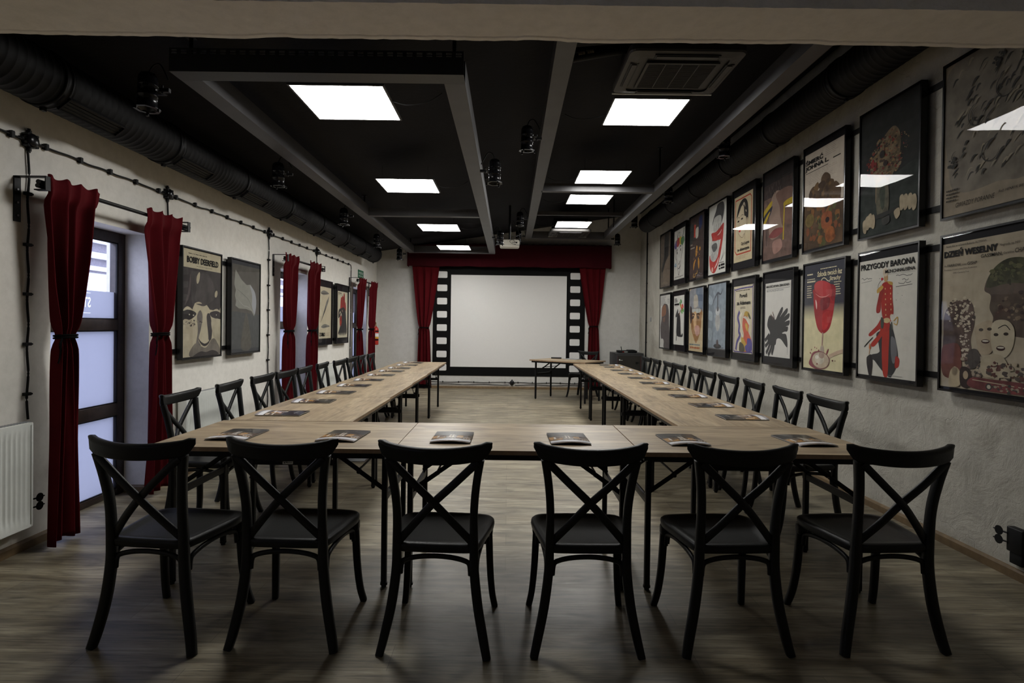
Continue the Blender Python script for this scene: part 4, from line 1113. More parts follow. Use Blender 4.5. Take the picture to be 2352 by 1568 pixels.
# ------------------------------------------------------------------ framed posters
PW, PH = .672, .982
def pc(c, n=.16, sc=14):
    c = tuple(x*.88 if max(c) > .12 else x*.72 for x in c)
    k = 'ink_%03d_%03d_%03d' % tuple(int(x*1000) for x in c)
    return mat(k, c, .75, noise=n, nscale=sc, spec=.15)
K_ = (.007, .007, .008)
class Poster:
    def __init__(s, x0, x1, y0, y1, paper, pn=.10):
        """paper rectangle inside the frame in 0..1 frame units (y down)"""
        s.r = (x0, x1, y0, y1); s.mats = []; s.m = MB(); s.lay = 0; s.T = []
        s.rect(0, 1, 0, 1, paper, pn)
    def mi(s, col, n=.16, sc=14):
        mm = col if not isinstance(col, tuple) else pc(col, n, sc)
        if mm not in s.mats: s.mats.append(mm)
        return s.mats.index(mm)
    def P(s, u, v):
        x0, x1, y0, y1 = s.r
        return ((x0+(x1-x0)*u-.5)*PW, (1-(y0+(y1-y0)*v))*PH)
    def poly(s, pts, col, n=.16, sc=14, curve=0):
        if curve: pts = [(p.x, p.y) for p in catmull([(a, b, 0) for a, b in pts], curve, True)]
        s.lay += 1; y = -.0225-.00006*s.lay
        q = [s.P(min(1, max(0, a)), min(1, max(0, b))) for a, b in pts]
        area = sum(q[i][0]*q[(i+1) % len(q)][1]-q[(i+1) % len(q)][0]*q[i][1] for i in range(len(q)))
        if area < 0: q = q[::-1]
        s.m.add([(a, y, b) for a, b in q], [list(range(len(q)))], s.mi(col, n, sc))
    def rect(s, a, b, c, d, col, n=.16, sc=14): s.poly([(a, c), (b, c), (b, d), (a, d)], col, n, sc)
    def blob(s, pts, col, n=.2, sc=14): s.poly(pts, col, n, sc, 6)
    def oval(s, cx, cy, rx, ry, col, rot=0, n=.16, sc=14, seg=24):
        c, si = math.cos(math.radians(rot)), math.sin(math.radians(rot))
        s.poly([(cx+rx*math.cos(a)*c-ry*math.sin(a)*si, cy+rx*math.cos(a)*si+ry*math.sin(a)*c) for a in [2*PI*k/seg for k in range(seg)]], col, n, sc)
    def line(s, pts, w, col, taper=False, n=.1):
        P = catmull([(a, b, 0) for a, b in pts], 6); L = []; R = []; N = len(P)
        for i, p in enumerate(P):
            d = (P[min(i+1, N-1)]-P[max(i-1, 0)]); d = d.normalized() if d.length else Vector((1, 0, 0)); nn = Vector((-d.y, d.x, 0))
            ww = w*(1 if not taper else math.sin(PI*(i+.5)/(N))+.08)/2
            L.append((p.x+nn.x*ww, p.y+nn.y*ww*.68)); R.append((p.x-nn.x*ww, p.y-nn.y*ww*.68))
        for i in range(N-1): s.poly([L[i], L[i+1], R[i+1], R[i]], col, n); s.lay -= 1
        s.lay += 1
    def text(s, t, a, b, c, d, col=K_, bold=0, shear=0): s.T.append((t, a, b, c, d, col, bold, shear))
    def marks(s, a, b, c, d, rows, col=K_, seed=1, fill=.45):
        """rows of tiny unreadable print"""
        r = random.Random(seed)
        for i in range(rows):
            v0 = c+(d-c)*i/rows; h = (d-c)/rows*fill; x = a; e = b-(b-a)*r.uniform(0, .35)
            while x < e:
                w = (b-a)*r.uniform(.03, .12); s.rect(x, min(e, x+w), v0, v0+h, col, .05); s.lay -= 1; x += w+(b-a)*.02
        s.lay += 1
    def splatter(s, cx, cy, rx, ry, cols, num, size, seed=1, rot=0, flat=.5):
        r = random.Random(seed)
        for i in range(num):
            a = r.uniform(0, 2*PI); q = math.sqrt(r.random())
            x, y = cx+rx*q*math.cos(a), cy+ry*q*math.sin(a); z = size*r.uniform(.4, 1.3)
            k = r.randint(5, 8); g = [(x+z*(.6+.5*r.random())*math.cos(2*PI*j/k+rot), y+z*flat*(.6+.5*r.random())*math.sin(2*PI*j/k)) for j in range(k)]
            s.poly(g, cols[i % len(cols)], .2); s.lay -= .8

def hang(side, yfar, ztop, art, label, group):
    """far/left edge position along the wall; poster faces the room"""
    if side == 'R': loc = (XR-.042, yfar-PW/2, ztop-PH); rz = -PI/2
    else: loc = (XL+.042, yfar+PW/2, ztop-PH); rz = PI/2
    t = thing('framed_poster', label, 'poster', loc, rz, group)
    m = MB(); w, h = PW/2, PH; fw = .013
    for (a, b, c, d) in ((-w, -w+fw, 0, h), (w-fw, w, 0, h), (-w+fw, w-fw, 0, fw), (-w+fw, w-fw, h-fw, h)): m.b2(a, b, -.032, .012, c, d)
    m.build('frame', M_GLOSSB, t)
    m = MB(); m.b2(-w+fw, w-fw, -.021, .008, fw, h-fw); m.build('backing_board', M_MATB, t)
    o = art.m.build('print', art.mats, t, recalc=False)
    by = {}
    for (tx, a, b, c, d, col, bold, shear) in art.T:
        x0, z1 = art.P(a, c); x1, z0 = art.P(b, d)
        pts, fs = fit_text(tx, x0, x1, z0, z1, bold, shear)
        by.setdefault(col, []).append((pts, fs))
    if by:
        m = MB(); ms = []
        for col, L in by.items():
            ms.append(pc(col, .05))
            for pts, fs in L: m.add([(p[0], -.0262, p[1]) for p in pts], fs, len(ms)-1)
        m.build('lettering', ms, o, recalc=False)
    m = MB(); y = -.0285                                     # acrylic front sheet
    m.add([(-w+fw, y, fw), (w-fw, y, fw), (w-fw, y, h-fw), (-w+fw, y, h-fw)], [(0, 1, 2, 3)])
    m.build('acrylic_sheet', M_ACRYL, t, recalc=False)
    return t
M_MATB = mat('black_backing', (.006, .0055, .007), .7, noise=.05, spec=.1)
CREAM = (.50, .45, .33); WHT = (.56, .55, .51); BEIGE = (.36, .31, .23)

# lower row, from the far end to the near end
def a_B1():
    p = Poster(.02, .98, .035, .975, (.48, .47, .44)); p.marks(.05, .60, .03, .20, 7, (.2, .2, .2), 3); p.marks(.72, .97, .08, .18, 3, (.2, .2, .2), 5)
    p.blob([(.50, .16), (.75, .20), (.86, .33), (.90, .55), (.97, .80), (.98, 1), (.42, 1), (.40, .88), (.30, .83), (.12, .82), (.06, .60), (.14, .45), (.16, .26), (.30, .18)], (.085, .07, .072))
    p.blob([(.24, .22), (.50, .18), (.60, .30), (.50, .38), (.16, .40), (.18, .28)], (.20, .09, .05)); p.blob([(.30, .44), (.50, .42), (.48, .50), (.30, .50)], (.15, .08, .06)); return p
def a_B2():
    p = Poster(.055, .88, .085, .895, WHT); p.text('ZAPACH ZIEMI', .06, .42, .045, .085, K_, .02) if False else p.marks(.05, .42, .05, .14, 3, K_, 2, .7)
    p.rect(.05, .52, .155, .195, K_); p.marks(.06, .4, .21, .225, 1, K_, 4)
    p.blob([(.40, .38), (.56, .36), (.66, .50), (.70, .70), (.74, .80), (.86, .76), (.90, .82), (.72, .84), (.30, .80), (.30, .55), (.32, .44)], (.03, .03, .032))
    p.blob([(.30, .32), (.40, .27), (.44, .36), (.34, .42), (.22, .44), (.18, .40)], (.06, .06, .06)); p.line([(.52, .40), (.60, .34), (.66, .30)], .05, (.16, .08, .04)); p.line([(.32, .80), (.28, .92)], .05, K_)
    for (x, y, c) in ((.70, .12, (.08, .25, .07)), (.62, .17, (.07, .22, .07)), (.70, .22, (.55, .20, .03)), (.86, .22, (.5, .04, .04)), (.80, .28, (.5, .05, .04)), (.90, .30, (.08, .35, .08)), (.78, .33, (.10, .35, .08))): p.oval(x, y, .08, .035, c, 20)
    return p
def a_B3():
    p = Poster(.02, .94, .02, .965, (.45, .36, .22)); p.blob([(.04, .02), (.95, -.02), (1, .25), (.90, .40), (.10, .40), (.02, .20)], (.20, .21, .23)); p.blob([(.5, .0), (.9, .0), (.98, .24), (.88, .36), (.6, .20)], (.11, .14, .19))
    p.blob([(.36, .12), (.60, .12), (.64, .28), (.34, .30)], (.36, .33, .28)); p.blob([(.12, .34), (.88, .34), (.90, .52), (.82, .70), (.62, .84), (.52, .87), (.38, .80), (.20, .66), (.12, .50)], (.26, .14, .06))
    p.blob([(.20, .33), (.80, .33), (.76, .39), (.24, .38)], (.38, .40, .38)); p.blob([(.30, .40), (.52, .38), (.56, .60), (.66, .68), (.56, .72), (.40, .66), (.34, .55)], (.50, .33, .18)); p.blob([(.46, .60), (.74, .60), (.78, .70), (.60, .76), (.46, .70)], (.42, .24, .20))
    for x in (.30, .66): p.oval(x, .46, .09, .025, (.05, .03, .02), 8 if x > .5 else -8); p.line([(x-.12, .43), (x, .405), (x+.12, .425)], .035, (.06, .03, .02))
    p.blob([(.08, .28), (.20, .32), (.22, .5), (.12, .56), (.06, .42)], (.05, .03, .03)); p.marks(.05, .9, .885, .91, 1, (.05, .12, .16), 7, .8); p.marks(.12, .85, .93, .965, 1, (.3, .08, .03), 8, .8); return p
def a_B4():
    p = Poster(.02, .95, .02, .90, (.20, .24, .28), .25); p.blob([(.0, .10), (.30, .16), (.30, 1), (0, 1)], (.15, .18, .21)); p.blob([(.02, .15), (.22, .20), (.24, .30), (.02, .28)], (.24, .29, .33)); p.blob([(.0, .40), (.24, .44), (.22, .56), (.0, .52)], (.24, .29, .32)); p.blob([(0, .68), (.22, .70), (.2, .86), (0, .84)], (.22, .26, .29))
    p.blob([(.48, .46), (.62, .44), (.70, .56), (.66, .68), (.54, .72), (.44, .64), (.42, .54)], (.33, .33, .32)); p.line([(.55, .12), (.55, .46)], .05, (.06, .06, .07)); p.line([(.20, .34), (.40, .20), (.55, .14), (.72, .16), (.85, .08)], .045, (.07, .08, .10), True)
    p.oval(.56, .42, .13, .06, (.42, .43, .44)); p.oval(.56, .38, .06, .04, (.10, .10, .11)); p.oval(.56, .95, .22, .035, (.03, .03, .035)); p.blob([(.52, .86), (.60, .86), (.62, .95), (.50, .95)], (.07, .05, .05))
    q = p; q.rect(0, 1, .985, 1, (.1, .1, .1)); p.marks(.42, .96, .965, .985, 1, K_, 3); return p
def a_B5():
    p = Poster(.06, .90, .10, .91, CREAM); B = (.075, .06, .20)
    p.line([(.05, .96), (.05, .12), (.10, .05), (.90, .04), (.96, .08), (.96, .92), (.90, .975), (.12, .985), (.05, .96)], .03, B); p.marks(.12, .9, .065, .085, 1, K_, 3, .6)
    p.text('Pogoń', .33, .70, .115, .195, K_, .03); p.text('za Adamem', .18, .86, .225, .285, K_, .03); p.marks(.36, .66, .315, .35, 2, K_, 9, .5)
    p.line([(.33, .38), (.24, .47), (.32, .58), (.30, .68), (.36, .74), (.22, .84), (.16, .96)], .085, B); p.line([(.42, .40), (.36, .50), (.42, .60), (.42, .70), (.50, .76), (.34, .86), (.28, .97)], .04, (.62, .58, .48))
    p.blob([(.52, .46), (.64, .44), (.76, .50), (.80, .60), (.78, .68), (.93, .80), (.94, .94), (.80, .97), (.34, .97), (.44, .84), (.56, .74), (.50, .64), (.48, .56)], (.47, .10, .06))
    p.blob([(.62, .385), (.78, .40), (.86, .47), (.72, .46), (.56, .44)], (.42, .28, .05)); p.blob([(.74, .40), (.86, .46), (.88, .50), (.80, .48)], (.10, .10, .06)); p.blob([(.50, .47), (.66, .46), (.84, .55), (.80, .58), (.64, .50)], (.55, .52, .44))
    p.blob([(.48, .76), (.74, .90), (.60, .97), (.44, .84)], (.42, .27, .05)); p.blob([(.36, .84), (.56, .88), (.60, .97), (.34, .97)], (.09, .08, .05)); p.blob([(.74, .78), (.92, .80), (.94, .95), (.70, .97), (.62, .90), (.72, .86)], (.085, .07, .24)); p.blob([(.62, .56), (.74, .58), (.76, .68), (.66, .64)], (.45, .28, .06)); return p
def a_B6():
    p = Poster(.075, .895, .125, .91, WHT, .04); p.text('MIŁOŚĆ BYWA ZBRODNIĄ', .05, .96, .025, .072, K_, .035); p.rect(.05, .96, .085, .089, K_); p.marks(.05, .93, .10, .125, 2, (.1, .1, .1), 5, .45)
    c = (.045, .045, .045)
    p.blob([(.16, .46), (.28, .44), (.42, .50), (.52, .48), (.66, .60), (.70, .68), (.86, .70), (.90, .86), (.66, .76), (.50, .76), (.44, .84), (.20, .84), (.12, .76), (.22, .68), (.10, .58)], c, .03)
    for pts in ([(.46, .54), (.58, .44), (.68, .37)], [(.52, .56), (.70, .46), (.86, .39)], [(.56, .60), (.78, .50), (.93, .455)], [(.58, .64), (.78, .57), (.94, .545)], [(.60, .67), (.76, .63), (.88, .625)]): p.line(pts, .095, c, n=.03); p.oval(pts[-1][0], pts[-1][1], .045, .03, c, -30, n=.03)
    for pts in ([(.24, .74), (.14, .82), (.05, .86)], [(.28, .76), (.18, .88), (.09, .95)], [(.34, .78), (.27, .90), (.18, .975)], [(.40, .78), (.37, .88), (.32, .955)], [(.20, .70), (.12, .74), (.04, .78)]): p.line(pts, .075, c, n=.03); p.oval(pts[-1][0], pts[-1][1], .036, .022, c, 30, n=.03)
    for pts in ([(.34, .50), (.31, .46), (.26, .44)], [(.40, .50), (.36, .44), (.33, .41)]): p.line(pts, .03, (.10, .07, .06))
    p.oval(.25, .435, .025, .014, (.3, .25, .2)); p.oval(.33, .405, .025, .014, (.3, .25, .2)); p.marks(.90, .93, .86, .96, 6, (.1, .1, .1), 6); return p
def a_B7():
    NB = (.050, .052, .068); p = Poster(.03, .965, .02, .975, (.58, .53, .33)); 
    for i in range(12):
        t = i/11; c = tuple(NB[k]*(1-t)+(.58, .53, .33)[k]*t for k in range(3)); p.rect(0, 1, .37+.014*i, .386+.014*i, c, .05)
    p.rect(0, 1, 0, .372, NB, .08); L = (.62, .56, .38)
    p.text('Szkoda twoich łez', .35, .95, .075, .125, L, .02, .1); p.text('Strachy', .66, .92, .135, .185, L, .02, .1)
    p.line([(.44, .165), (.48, .145), (.54, .145), (.60, .17), (.66, .18)], .012, L); p.marks(.07, .30, .085, .11, 1, L, 2, .5); p.marks(.42, .86, .05, .065, 1, L, 3, .5); p.marks(.07, .30, .135, .15, 1, L, 4); p.marks(.07, .36, .155, .175, 1, L, 5, .7)
    p.marks(.07, .24, .20, .33, 6, L, 6, .35); p.marks(.76, .95, .19, .32, 6, L, 7, .35)
    R = (.30, .022, .026); p.blob([(.27, .235), (.75, .235), (.79, .30), (.76, .46), (.68, .60), (.56, .655), (.46, .655), (.36, .60), (.28, .46), (.25, .30)], R, .25, 5)
    p.oval(.52, .245, .26, .075, (.40, .045, .05), 8, .2, 6); p.blob([(.68, .21), (.80, .24), (.78, .36), (.70, .34), (.72, .28)], (.22, .02, .025)); p.line([(.30, .28), (.42, .315), (.56, .318), (.66, .30)], .014, (.55, .22, .20), True)
    p.line([(.31, .34), (.33, .38), (.34, .43)], .03, (.70, .50, .45), True); p.blob([(.44, .34), (.66, .33), (.64, .42), (.46, .44)], (.18, .025, .03)); p.blob([(.5, .48), (.7, .46), (.62, .60), (.5, .62)], (.42, .035, .035))
    G = (.42, .36, .27); p.line([(.51, .65), (.50, .74), (.49, .80)], .03, (.34, .22, .18)); p.blob([(.47, .78), (.53, .78), (.55, .83), (.51, .86), (.47, .86), (.45, .82)], (.40, .33, .27))
    S = (.22, .06, .075); p.blob([(.20, .90), (.28, .84), (.50, .83), (.68, .88), (.66, .95), (.48, 1.0), (.30, .995), (.16, .96)], S, .2); p.splatter(.30, .83, .12, .05, [S], 14, .022, 4); p.line([(.60, .86), (.66, .80)], .03, S, True)
    p.oval(.46, .915, .23, .083, (.20, .10, .09)); p.oval(.46, .912, .215, .075, (.46, .38, .28)); p.oval(.44, .90, .12, .05, (.52, .47, .38)); p.oval(.49, .865, .07, .03, (.34, .25, .2)); p.oval(.37, .885, .045, .018, (.72, .68, .60)); p.line([(.68, .87), (.84, .835), (1.0, .81)], .05, (.46, .34, .25))
    p.oval(.76, .905, .02, .008, (.12, .04, .03)); p.oval(.82, .905, .012, .005, (.12, .04, .03)); p.oval(.38, .95, .02, .008, (.2, .08, .06)); return p
def a_B8():
    p = Poster(.022, .968, .075, .965, (.52, .505, .45), .05); p.text('PRZYGODY BARONA', .03, .965, .030, .082, K_, .028); p.text('MÜNCHHAUSENA', .48, .965, .098, .132, K_, .026); p.rect(.47, .96, .142, .1435, K_)
    r = random.Random(4)
    for (a, b, c) in ((.66, .92, .165), (.76, .86, .20), (.70, .90, .225), (.04, .24, .155)): p.line([(a+(b-a)*i/9, c+r.uniform(-.008, .008)) for i in range(10)], .007, (.1, .1, .1))
    p.line([(.66, .252), (.92, .243)], .006, K_); p.line([(.04, .19), (.24, .178)], .004, K_)
    p.splatter(.78, .34, .12, .06, [(.06, .06, .06)], 7, .006, 3); p.splatter(.44, .20, .10, .05, [(.08, .07, .06)], 14, .007, 5)
    RD = (.30, .022, .016); DG = (.032, .033, .036)
    p.blob([(.38, .80), (.48, .74), (.56, .82), (.62, .985), (.50, .97), (.30, .86), (.26, .82)], DG, .1); p.blob([(.45, .60), (.58, .55), (.68, .70), (.72, .84), (.66, .95), (.56, .985), (.44, .86), (.38, .72), (.34, .64)], DG, .15, 5)
    p.blob([(.60, .66), (.68, .70), (.70, .82), (.64, .88), (.60, .80)], (.12, .12, .13), .3, 8); p.blob([(.68, .82), (.74, .84), (.73, .90), (.67, .91)], RD)
    p.blob([(.46, .58), (.56, .58), (.56, .80), (.55, .98), (.50, 1.0), (.46, .94), (.44, .74)], (.36, .028, .018), .15, 5)
    p.blob([(.44, .50), (.56, .50), (.56, .60), (.46, .62), (.40, .60), (.24, .66), (.20, .64), (.34, .57)], RD); p.blob([(.44, .56), (.50, .60), (.34, .73), (.26, .75), (.25, .72), (.38, .64)], (.34, .028, .018))
    p.blob([(.42, .225), (.52, .20), (.60, .23), (.61, .34), (.63, .44), (.62, .52), (.54, .535), (.46, .52), (.42, .42), (.42, .32)], RD); p.blob([(.40, .26), (.46, .26), (.42, .36), (.40, .45), (.34, .46), (.33, .42), (.36, .34)], (.24, .02, .018))
    GO = (.42, .26, .06); p.blob([(.34, .26), (.42, .23), (.45, .25), (.38, .285), (.34, .29)], GO); p.blob([(.52, .20), (.60, .21), (.60, .235), (.54, .22)], GO); p.oval(.49, .17, .035, .035, (.40, .25, .12)); p.blob([(.44, .10), (.50, .09), (.53, .13), (.50, .155), (.45, .15)], (.50, .42, .32)); p.oval(.425, .175, .02, .012, (.4, .02, .03)); p.line([(.40, .19), (.36, .22), (.35, .25)], .006, (.15, .15, .15))
    p.blob([(.36, .47), (.42, .46), (.43, .50), (.38, .52)], (.55, .53, .48)); p.blob([(.58, .48), (.66, .48), (.68, .51), (.60, .53)], (.55, .53, .48)); p.oval(.52, .525, .06, .022, (.50, .38, .20)); p.blob([(.42, .50), (.47, .52), (.46, .59), (.42, .58)], (.05, .06, .05)); p.line([(.64, .53), (.70, .50), (.69, .56), (.64, .55)], .012, GO); p.line([(.60, .54), (.62, .60)], .02, (.08, .09, .07))
    for i in range(6):
        for x in (.485, .575): p.oval(x+.004*i, .26+.044*i, .007, .008, (.62, .45, .2))
    p.line([(.28, .67), (.20, .71), (.12, .755)], .012, K_); p.blob([(.18, .84), (.26, .82), (.28, .90), (.26, 1.0), (.22, 1.0), (.18, .92), (.17, .87)], (.018, .014, .016)); p.line([(.27, .845), (.38, .875)], .03, DG)
    p.line([(.215, .82), (.225, .765)], .008, (.45, .22, .08)); p.blob([(.21, .76), (.225, .72), (.245, .76), (.23, .775)], (.5, .14, .04)); p.marks(.55, .82, .978, .986, 1, (.2, .2, .2), 4); return p
def a_B9():
    p = Poster(.02, .975, .06, .97, BEIGE, .12); D = (.045, .032, .03)
    p.text('Nowy film w reżyserii Roberta ALTMANA', .05, .52, .012, .032, (.05, .045, .04)); p.text('DZIEŃ WESELNY', .025, .64, .038, .098, K_, .045); p.text('Nagroda na MFF', .66, .86, .058, .078, (.05, .045, .04)); p.text('GASSMAN,', .46, .69, .108, .135, (.04, .035, .03), .012); p.text('Geraldine', .70, .80, .112, .126, (.06, .05, .045)); p.text('CHAPLIN', .81, .99, .100, .128, (.04, .035, .03), .012)
    p.text('Mia', .03, .06, .150, .162, (.06, .05, .045)); p.text('FARROW,', .07, .24, .145, .168, (.04, .035, .03), .012); p.text('Lilian', .25, .30, .150, .164, (.06, .05, .045)); p.text('GISH*', .31, .42, .143, .166, (.04, .035, .03), .012); p.text('Produkcja: A Lion\u2019s Gate Films Production', .03, .42, .178, .192, (.06, .05, .045)) ; p.text('20th Century Fox', .14, .33, .202, .216, (.06, .05, .045))
    p.blob([(.50, .34), (.56, .24), (.70, .17), (.90, .17), (1.02, .22), (1.02, .62), (.62, .60), (.60, .52), (.56, .46), (.57, .38)], (.095, .070, .055), .35, 9); p.blob([(.52, .31), (.58, .22), (.72, .16), (.90, .165), (1.0, .22), (1.0, .32), (.76, .31), (.56, .33)], (.055, .058, .028), .6, 16)
    p.splatter(.74, .25, .18, .07, [(.035, .04, .02), (.11, .11, .05), (.075, .08, .035)], 60, .028, 8); p.splatter(.80, .46, .16, .10, [(.12, .085, .065), (.055, .04, .036), (.17, .13, .09)], 40, .03, 9)
    p.blob([(.04, .50), (.12, .42), (.30, .40), (.38, .44), (.40, .56), (.36, .66), (.36, .80), (.06, .80), (.03, .62)], (.10, .07, .06), .5, 12); p.splatter(.24, .48, .18, .10, [(.45, .39, .29), (.06, .045, .04), (.40, .35, .27)], 90, .02, 12); p.splatter(.30, .60, .06, .20, [(.48, .42, .33), (.40, .34, .28)], 70, .018, 13)
    p.blob([(.02, .74), (.10, .70), (.22, .70), (.26, .78), (.24, .92), (.04, .92)], (.13, .05, .04), .35, 12); p.blob([(.42, .58), (.58, .54), (.62, .62), (.60, .74), (.48, .76), (.43, .68)], (.33, .27, .19), .2, 14); p.blob([(.60, .56), (.74, .54), (.82, .60), (.80, .72), (.70, .78), (.60, .72)], (.42, .37, .27), .12, 14)
    for (x, y) in ((.48, .60), (.57, .595), (.64, .63), (.74, .625)): p.oval(x, y, .025, .010, (.04, .03, .025))
    p.oval(.53, .675, .045, .014, (.05, .02, .02)); p.oval(.53, .672, .035, .006, (.5, .46, .38)); p.oval(.69, .715, .045, .016, (.05, .02, .02)); p.oval(.69, .711, .035, .006, (.5, .46, .38)); p.line([(.66, .59), (.73, .57), (.78, .60)], .008, K_)
    p.splatter(.40, .84, .16, .07, [(.08, .07, .065), (.30, .25, .19), (.13, .09, .08)], 70, .03, 15); p.blob([(.36, .74), (.44, .73), (.48, .80), (.40, .86), (.34, .82)], (.07, .06, .055)); p.blob([(.50, .78), (.70, .76), (.78, .88), (.52, .90)], (.36, .31, .22)); p.splatter(.74, .86, .2, .06, [(.07, .055, .05), (.34, .29, .21), (.10, .04, .035)], 60, .032, 16)
    p.blob([(.14, .88), (.22, .86), (.27, .92), (.24, .985), (.12, .985)], (.40, .33, .22)); p.blob([(.26, .86), (.36, .86), (.40, .94), (.34, .99), (.26, .97)], (.04, .028, .026)); p.oval(.32, .905, .03, .028, (.36, .28, .19)); p.oval(.19, .885, .035, .032, (.42, .34, .24))
    p.blob([(.38, .92), (.62, .915), (1.0, .925), (1.0, .985), (.40, .985)], (.14, .045, .045), .4); p.oval(.58, .965, .035, .022, (.06, .05, .05)); p.oval(.58, .965, .02, .013, (.4, .36, .28)); p.line([(.40, .93), (.7, .94), (.98, .95)], .008, (.40, .34, .24)); p.splatter(.8, .965, .18, .025, [(.06, .06, .055), (.18, .05, .05), (.28, .23, .17)], 40, .02, 17)
    return p
# upper row
def a_T1():
    p = Poster(.02, .975, .03, .975, (.12, .095, .075), .3); p.blob([(.42, .0), (.80, .0), (.76, .5), (.55, .66), (.12, .70), (.20, .55), (.34, .42)], (.030, .029, .028)); p.blob([(.60, .50), (1, .44), (1, .9), (.4, .95), (.3, .7)], (.13, .10, .075)); p.line([(.36, .2), (.34, .45), (.16, .62)], .02, (.14, .13, .12)); p.line([(.30, .66), (.22, .85)], .03, (.12, .11, .10)); p.marks(.1, .9, .91, .96, 3, (.2, .16, .12), 2); return p
def a_T2():
    p = Poster(.055, .89, .085, .905, (.47, .46, .42)); L = K_
    for pts in ([(.22, .34), (.24, .55), (.36, .78), (.48, .92), (.58, .80), (.68, .60), (.80, .40), (.76, .25)], [(.14, .32), (.10, .50), (.20, .60)]): p.line(pts, .022, L)
    p.blob([(.02, .28), (.18, .22), (.30, .26), (.22, .36), (.06, .36)], (.09, .07, .18)); p.blob([(.26, .20), (.46, .16), (.54, .26), (.40, .34), (.26, .32)], (.28, .05, .05)); p.blob([(.50, .18), (.66, .16), (.70, .28), (.56, .32)], (.40, .32, .04)); p.blob([(.66, .20), (.90, .18), (.96, .26), (.80, .34), (.64, .30)], (.07, .16, .07)); p.line([(.30, .18), (.36, .04)], .05, (.04, .08, .05)); p.line([(.80, .20), (.92, .02)], .05, (.05, .09, .07)); p.line([(.5, .16), (.54, .06), (.46, .08)], .03, (.05, .1, .05)); p.line([(.1, .22), (.30, .20)], .02, L)
    p.line([(.24, .42), (.32, .38)], .04, L, True); p.line([(.50, .38), (.60, .34), (.68, .36)], .035, L, True); p.oval(.62, .42, .035, .03, (.06, .03, .03)); p.oval(.30, .46, .035, .03, L); p.line([(.56, .64), (.50, .70), (.46, .69)], .03, L); p.line([(.40, .79), (.52, .78), (.60, .73)], .03, L, True)
    p.splatter(.16, .70, .10, .04, [(.05, .12, .18), (.10, .28, .35)], 12, .035, 3); p.rect(.08, .92, .945, .952, L); p.marks(.08, .92, .962, .975, 1, L, 5); return p
def a_T3():
    p = Poster(.02, .955, .02, .965, (.052, .034, .030), .35); p.blob([(.0, .12), (.25, .14), (.24, .38), (.0, .40)], (.028, .032, .030)); p.rect(.30, .42, .14, .34, (.36, .05, .03)); p.blob([(.42, .22), (.60, .20), (.60, .34), (.44, .36)], (.40, .38, .33)); p.blob([(.66, .06), (.86, .05), (.84, .20), (.68, .24)], (.02, .03, .11))
    p.rect(.06, .20, .435, .455, (.25, .22, .18)); p.rect(.06, .36, .49, .51, (.25, .22, .18)); O = (.38, .18, .03)
    for pts, w in (([(.52, .48), (.50, .58), (.46, .66)], .12), ([(.46, .70), (.34, .76), (.30, .86)], .07), ([(.62, .68), (.66, .76), (.68, .86)], .10), ([(.72, .52), (.74, .58)], .08)): p.line(pts, w, O, True)
    p.splatter(.52, .66, .22, .16, [(.28, .12, .03), (.05, .03, .06)], 26, .02, 6); p.line([(.34, .92), (.30, .97), (.42, .97), (.46, .93), (.56, .92), (.58, .88)], .022, (.40, .24, .06)); p.splatter(.72, .95, .14, .03, [(.16, .15, .17)], 14, .02, 7); return p
def a_T4():
    p = Poster(.02, .975, .02, .972, (.52, .52, .48), .04); S = (.06, .06, .06)
    p.blob([(.40, .10), (.50, .02), (.78, .02), (.86, .12), (.78, .26), (.62, .34), (.30, .34), (.22, .24)], S, .4, 10); p.blob([(.30, .20), (.68, .20), (.66, .36), (.26, .38)], (.40, .40, .37), .2, 9)
    for i in range(4): p.line([(.36+.1*i, .30), (.35+.1*i, .41)], .012, (.08, .08, .08)); 
    R = (.33, .035, .03); p.blob([(.16, .40), (.40, .40), (.60, .37), (.84, .32), (.82, .44), (.74, .52), (.52, .54), (.24, .56), (.20, .48)], R, .25, 12); p.blob([(.80, .36), (.82, .50), (.66, .78), (.44, .96), (.26, .98), (.10, .90), (.06, .72), (.24, .74), (.44, .78), (.60, .66), (.70, .52)], R, .25, 12)
    p.blob([(.14, .52), (.42, .53), (.60, .54), (.60, .66), (.50, .78), (.30, .82), (.12, .76), (.10, .62)], (.36, .36, .34), .35, 8); p.blob([(.18, .58), (.44, .56), (.50, .64), (.30, .68)], (.10, .10, .10), .4, 10)
    for i in range(4): p.line([(.18+.09*i, .70), (.20+.08*i, .80)], .012, (.1, .1, .1))
    p.line([(.50, .46), (.64, .44), (.74, .40)], .03, (.55, .35, .32), True); p.line([(.36, .92), (.50, .86), (.60, .78)], .04, (.60, .45, .42), True); p.oval(.24, .93, .05, .035, (.5, .30, .24))
    r = random.Random(2)
    for i in range(3): p.line([(.66+.05*i, .86-.02*i), (.78+.03*i, .78), (.86+.04*i, .70+.02*i)], .006, (.08, .08, .08))
    p.marks(.60, .90, .855, .875, 1, K_, 1); p.rect(.60, .70, .885, .915, K_); p.rect(.72, .92, .88, .91, K_); p.rect(.62, .70, .93, .955, K_); p.rect(.72, .92, .925, .95, K_); return p
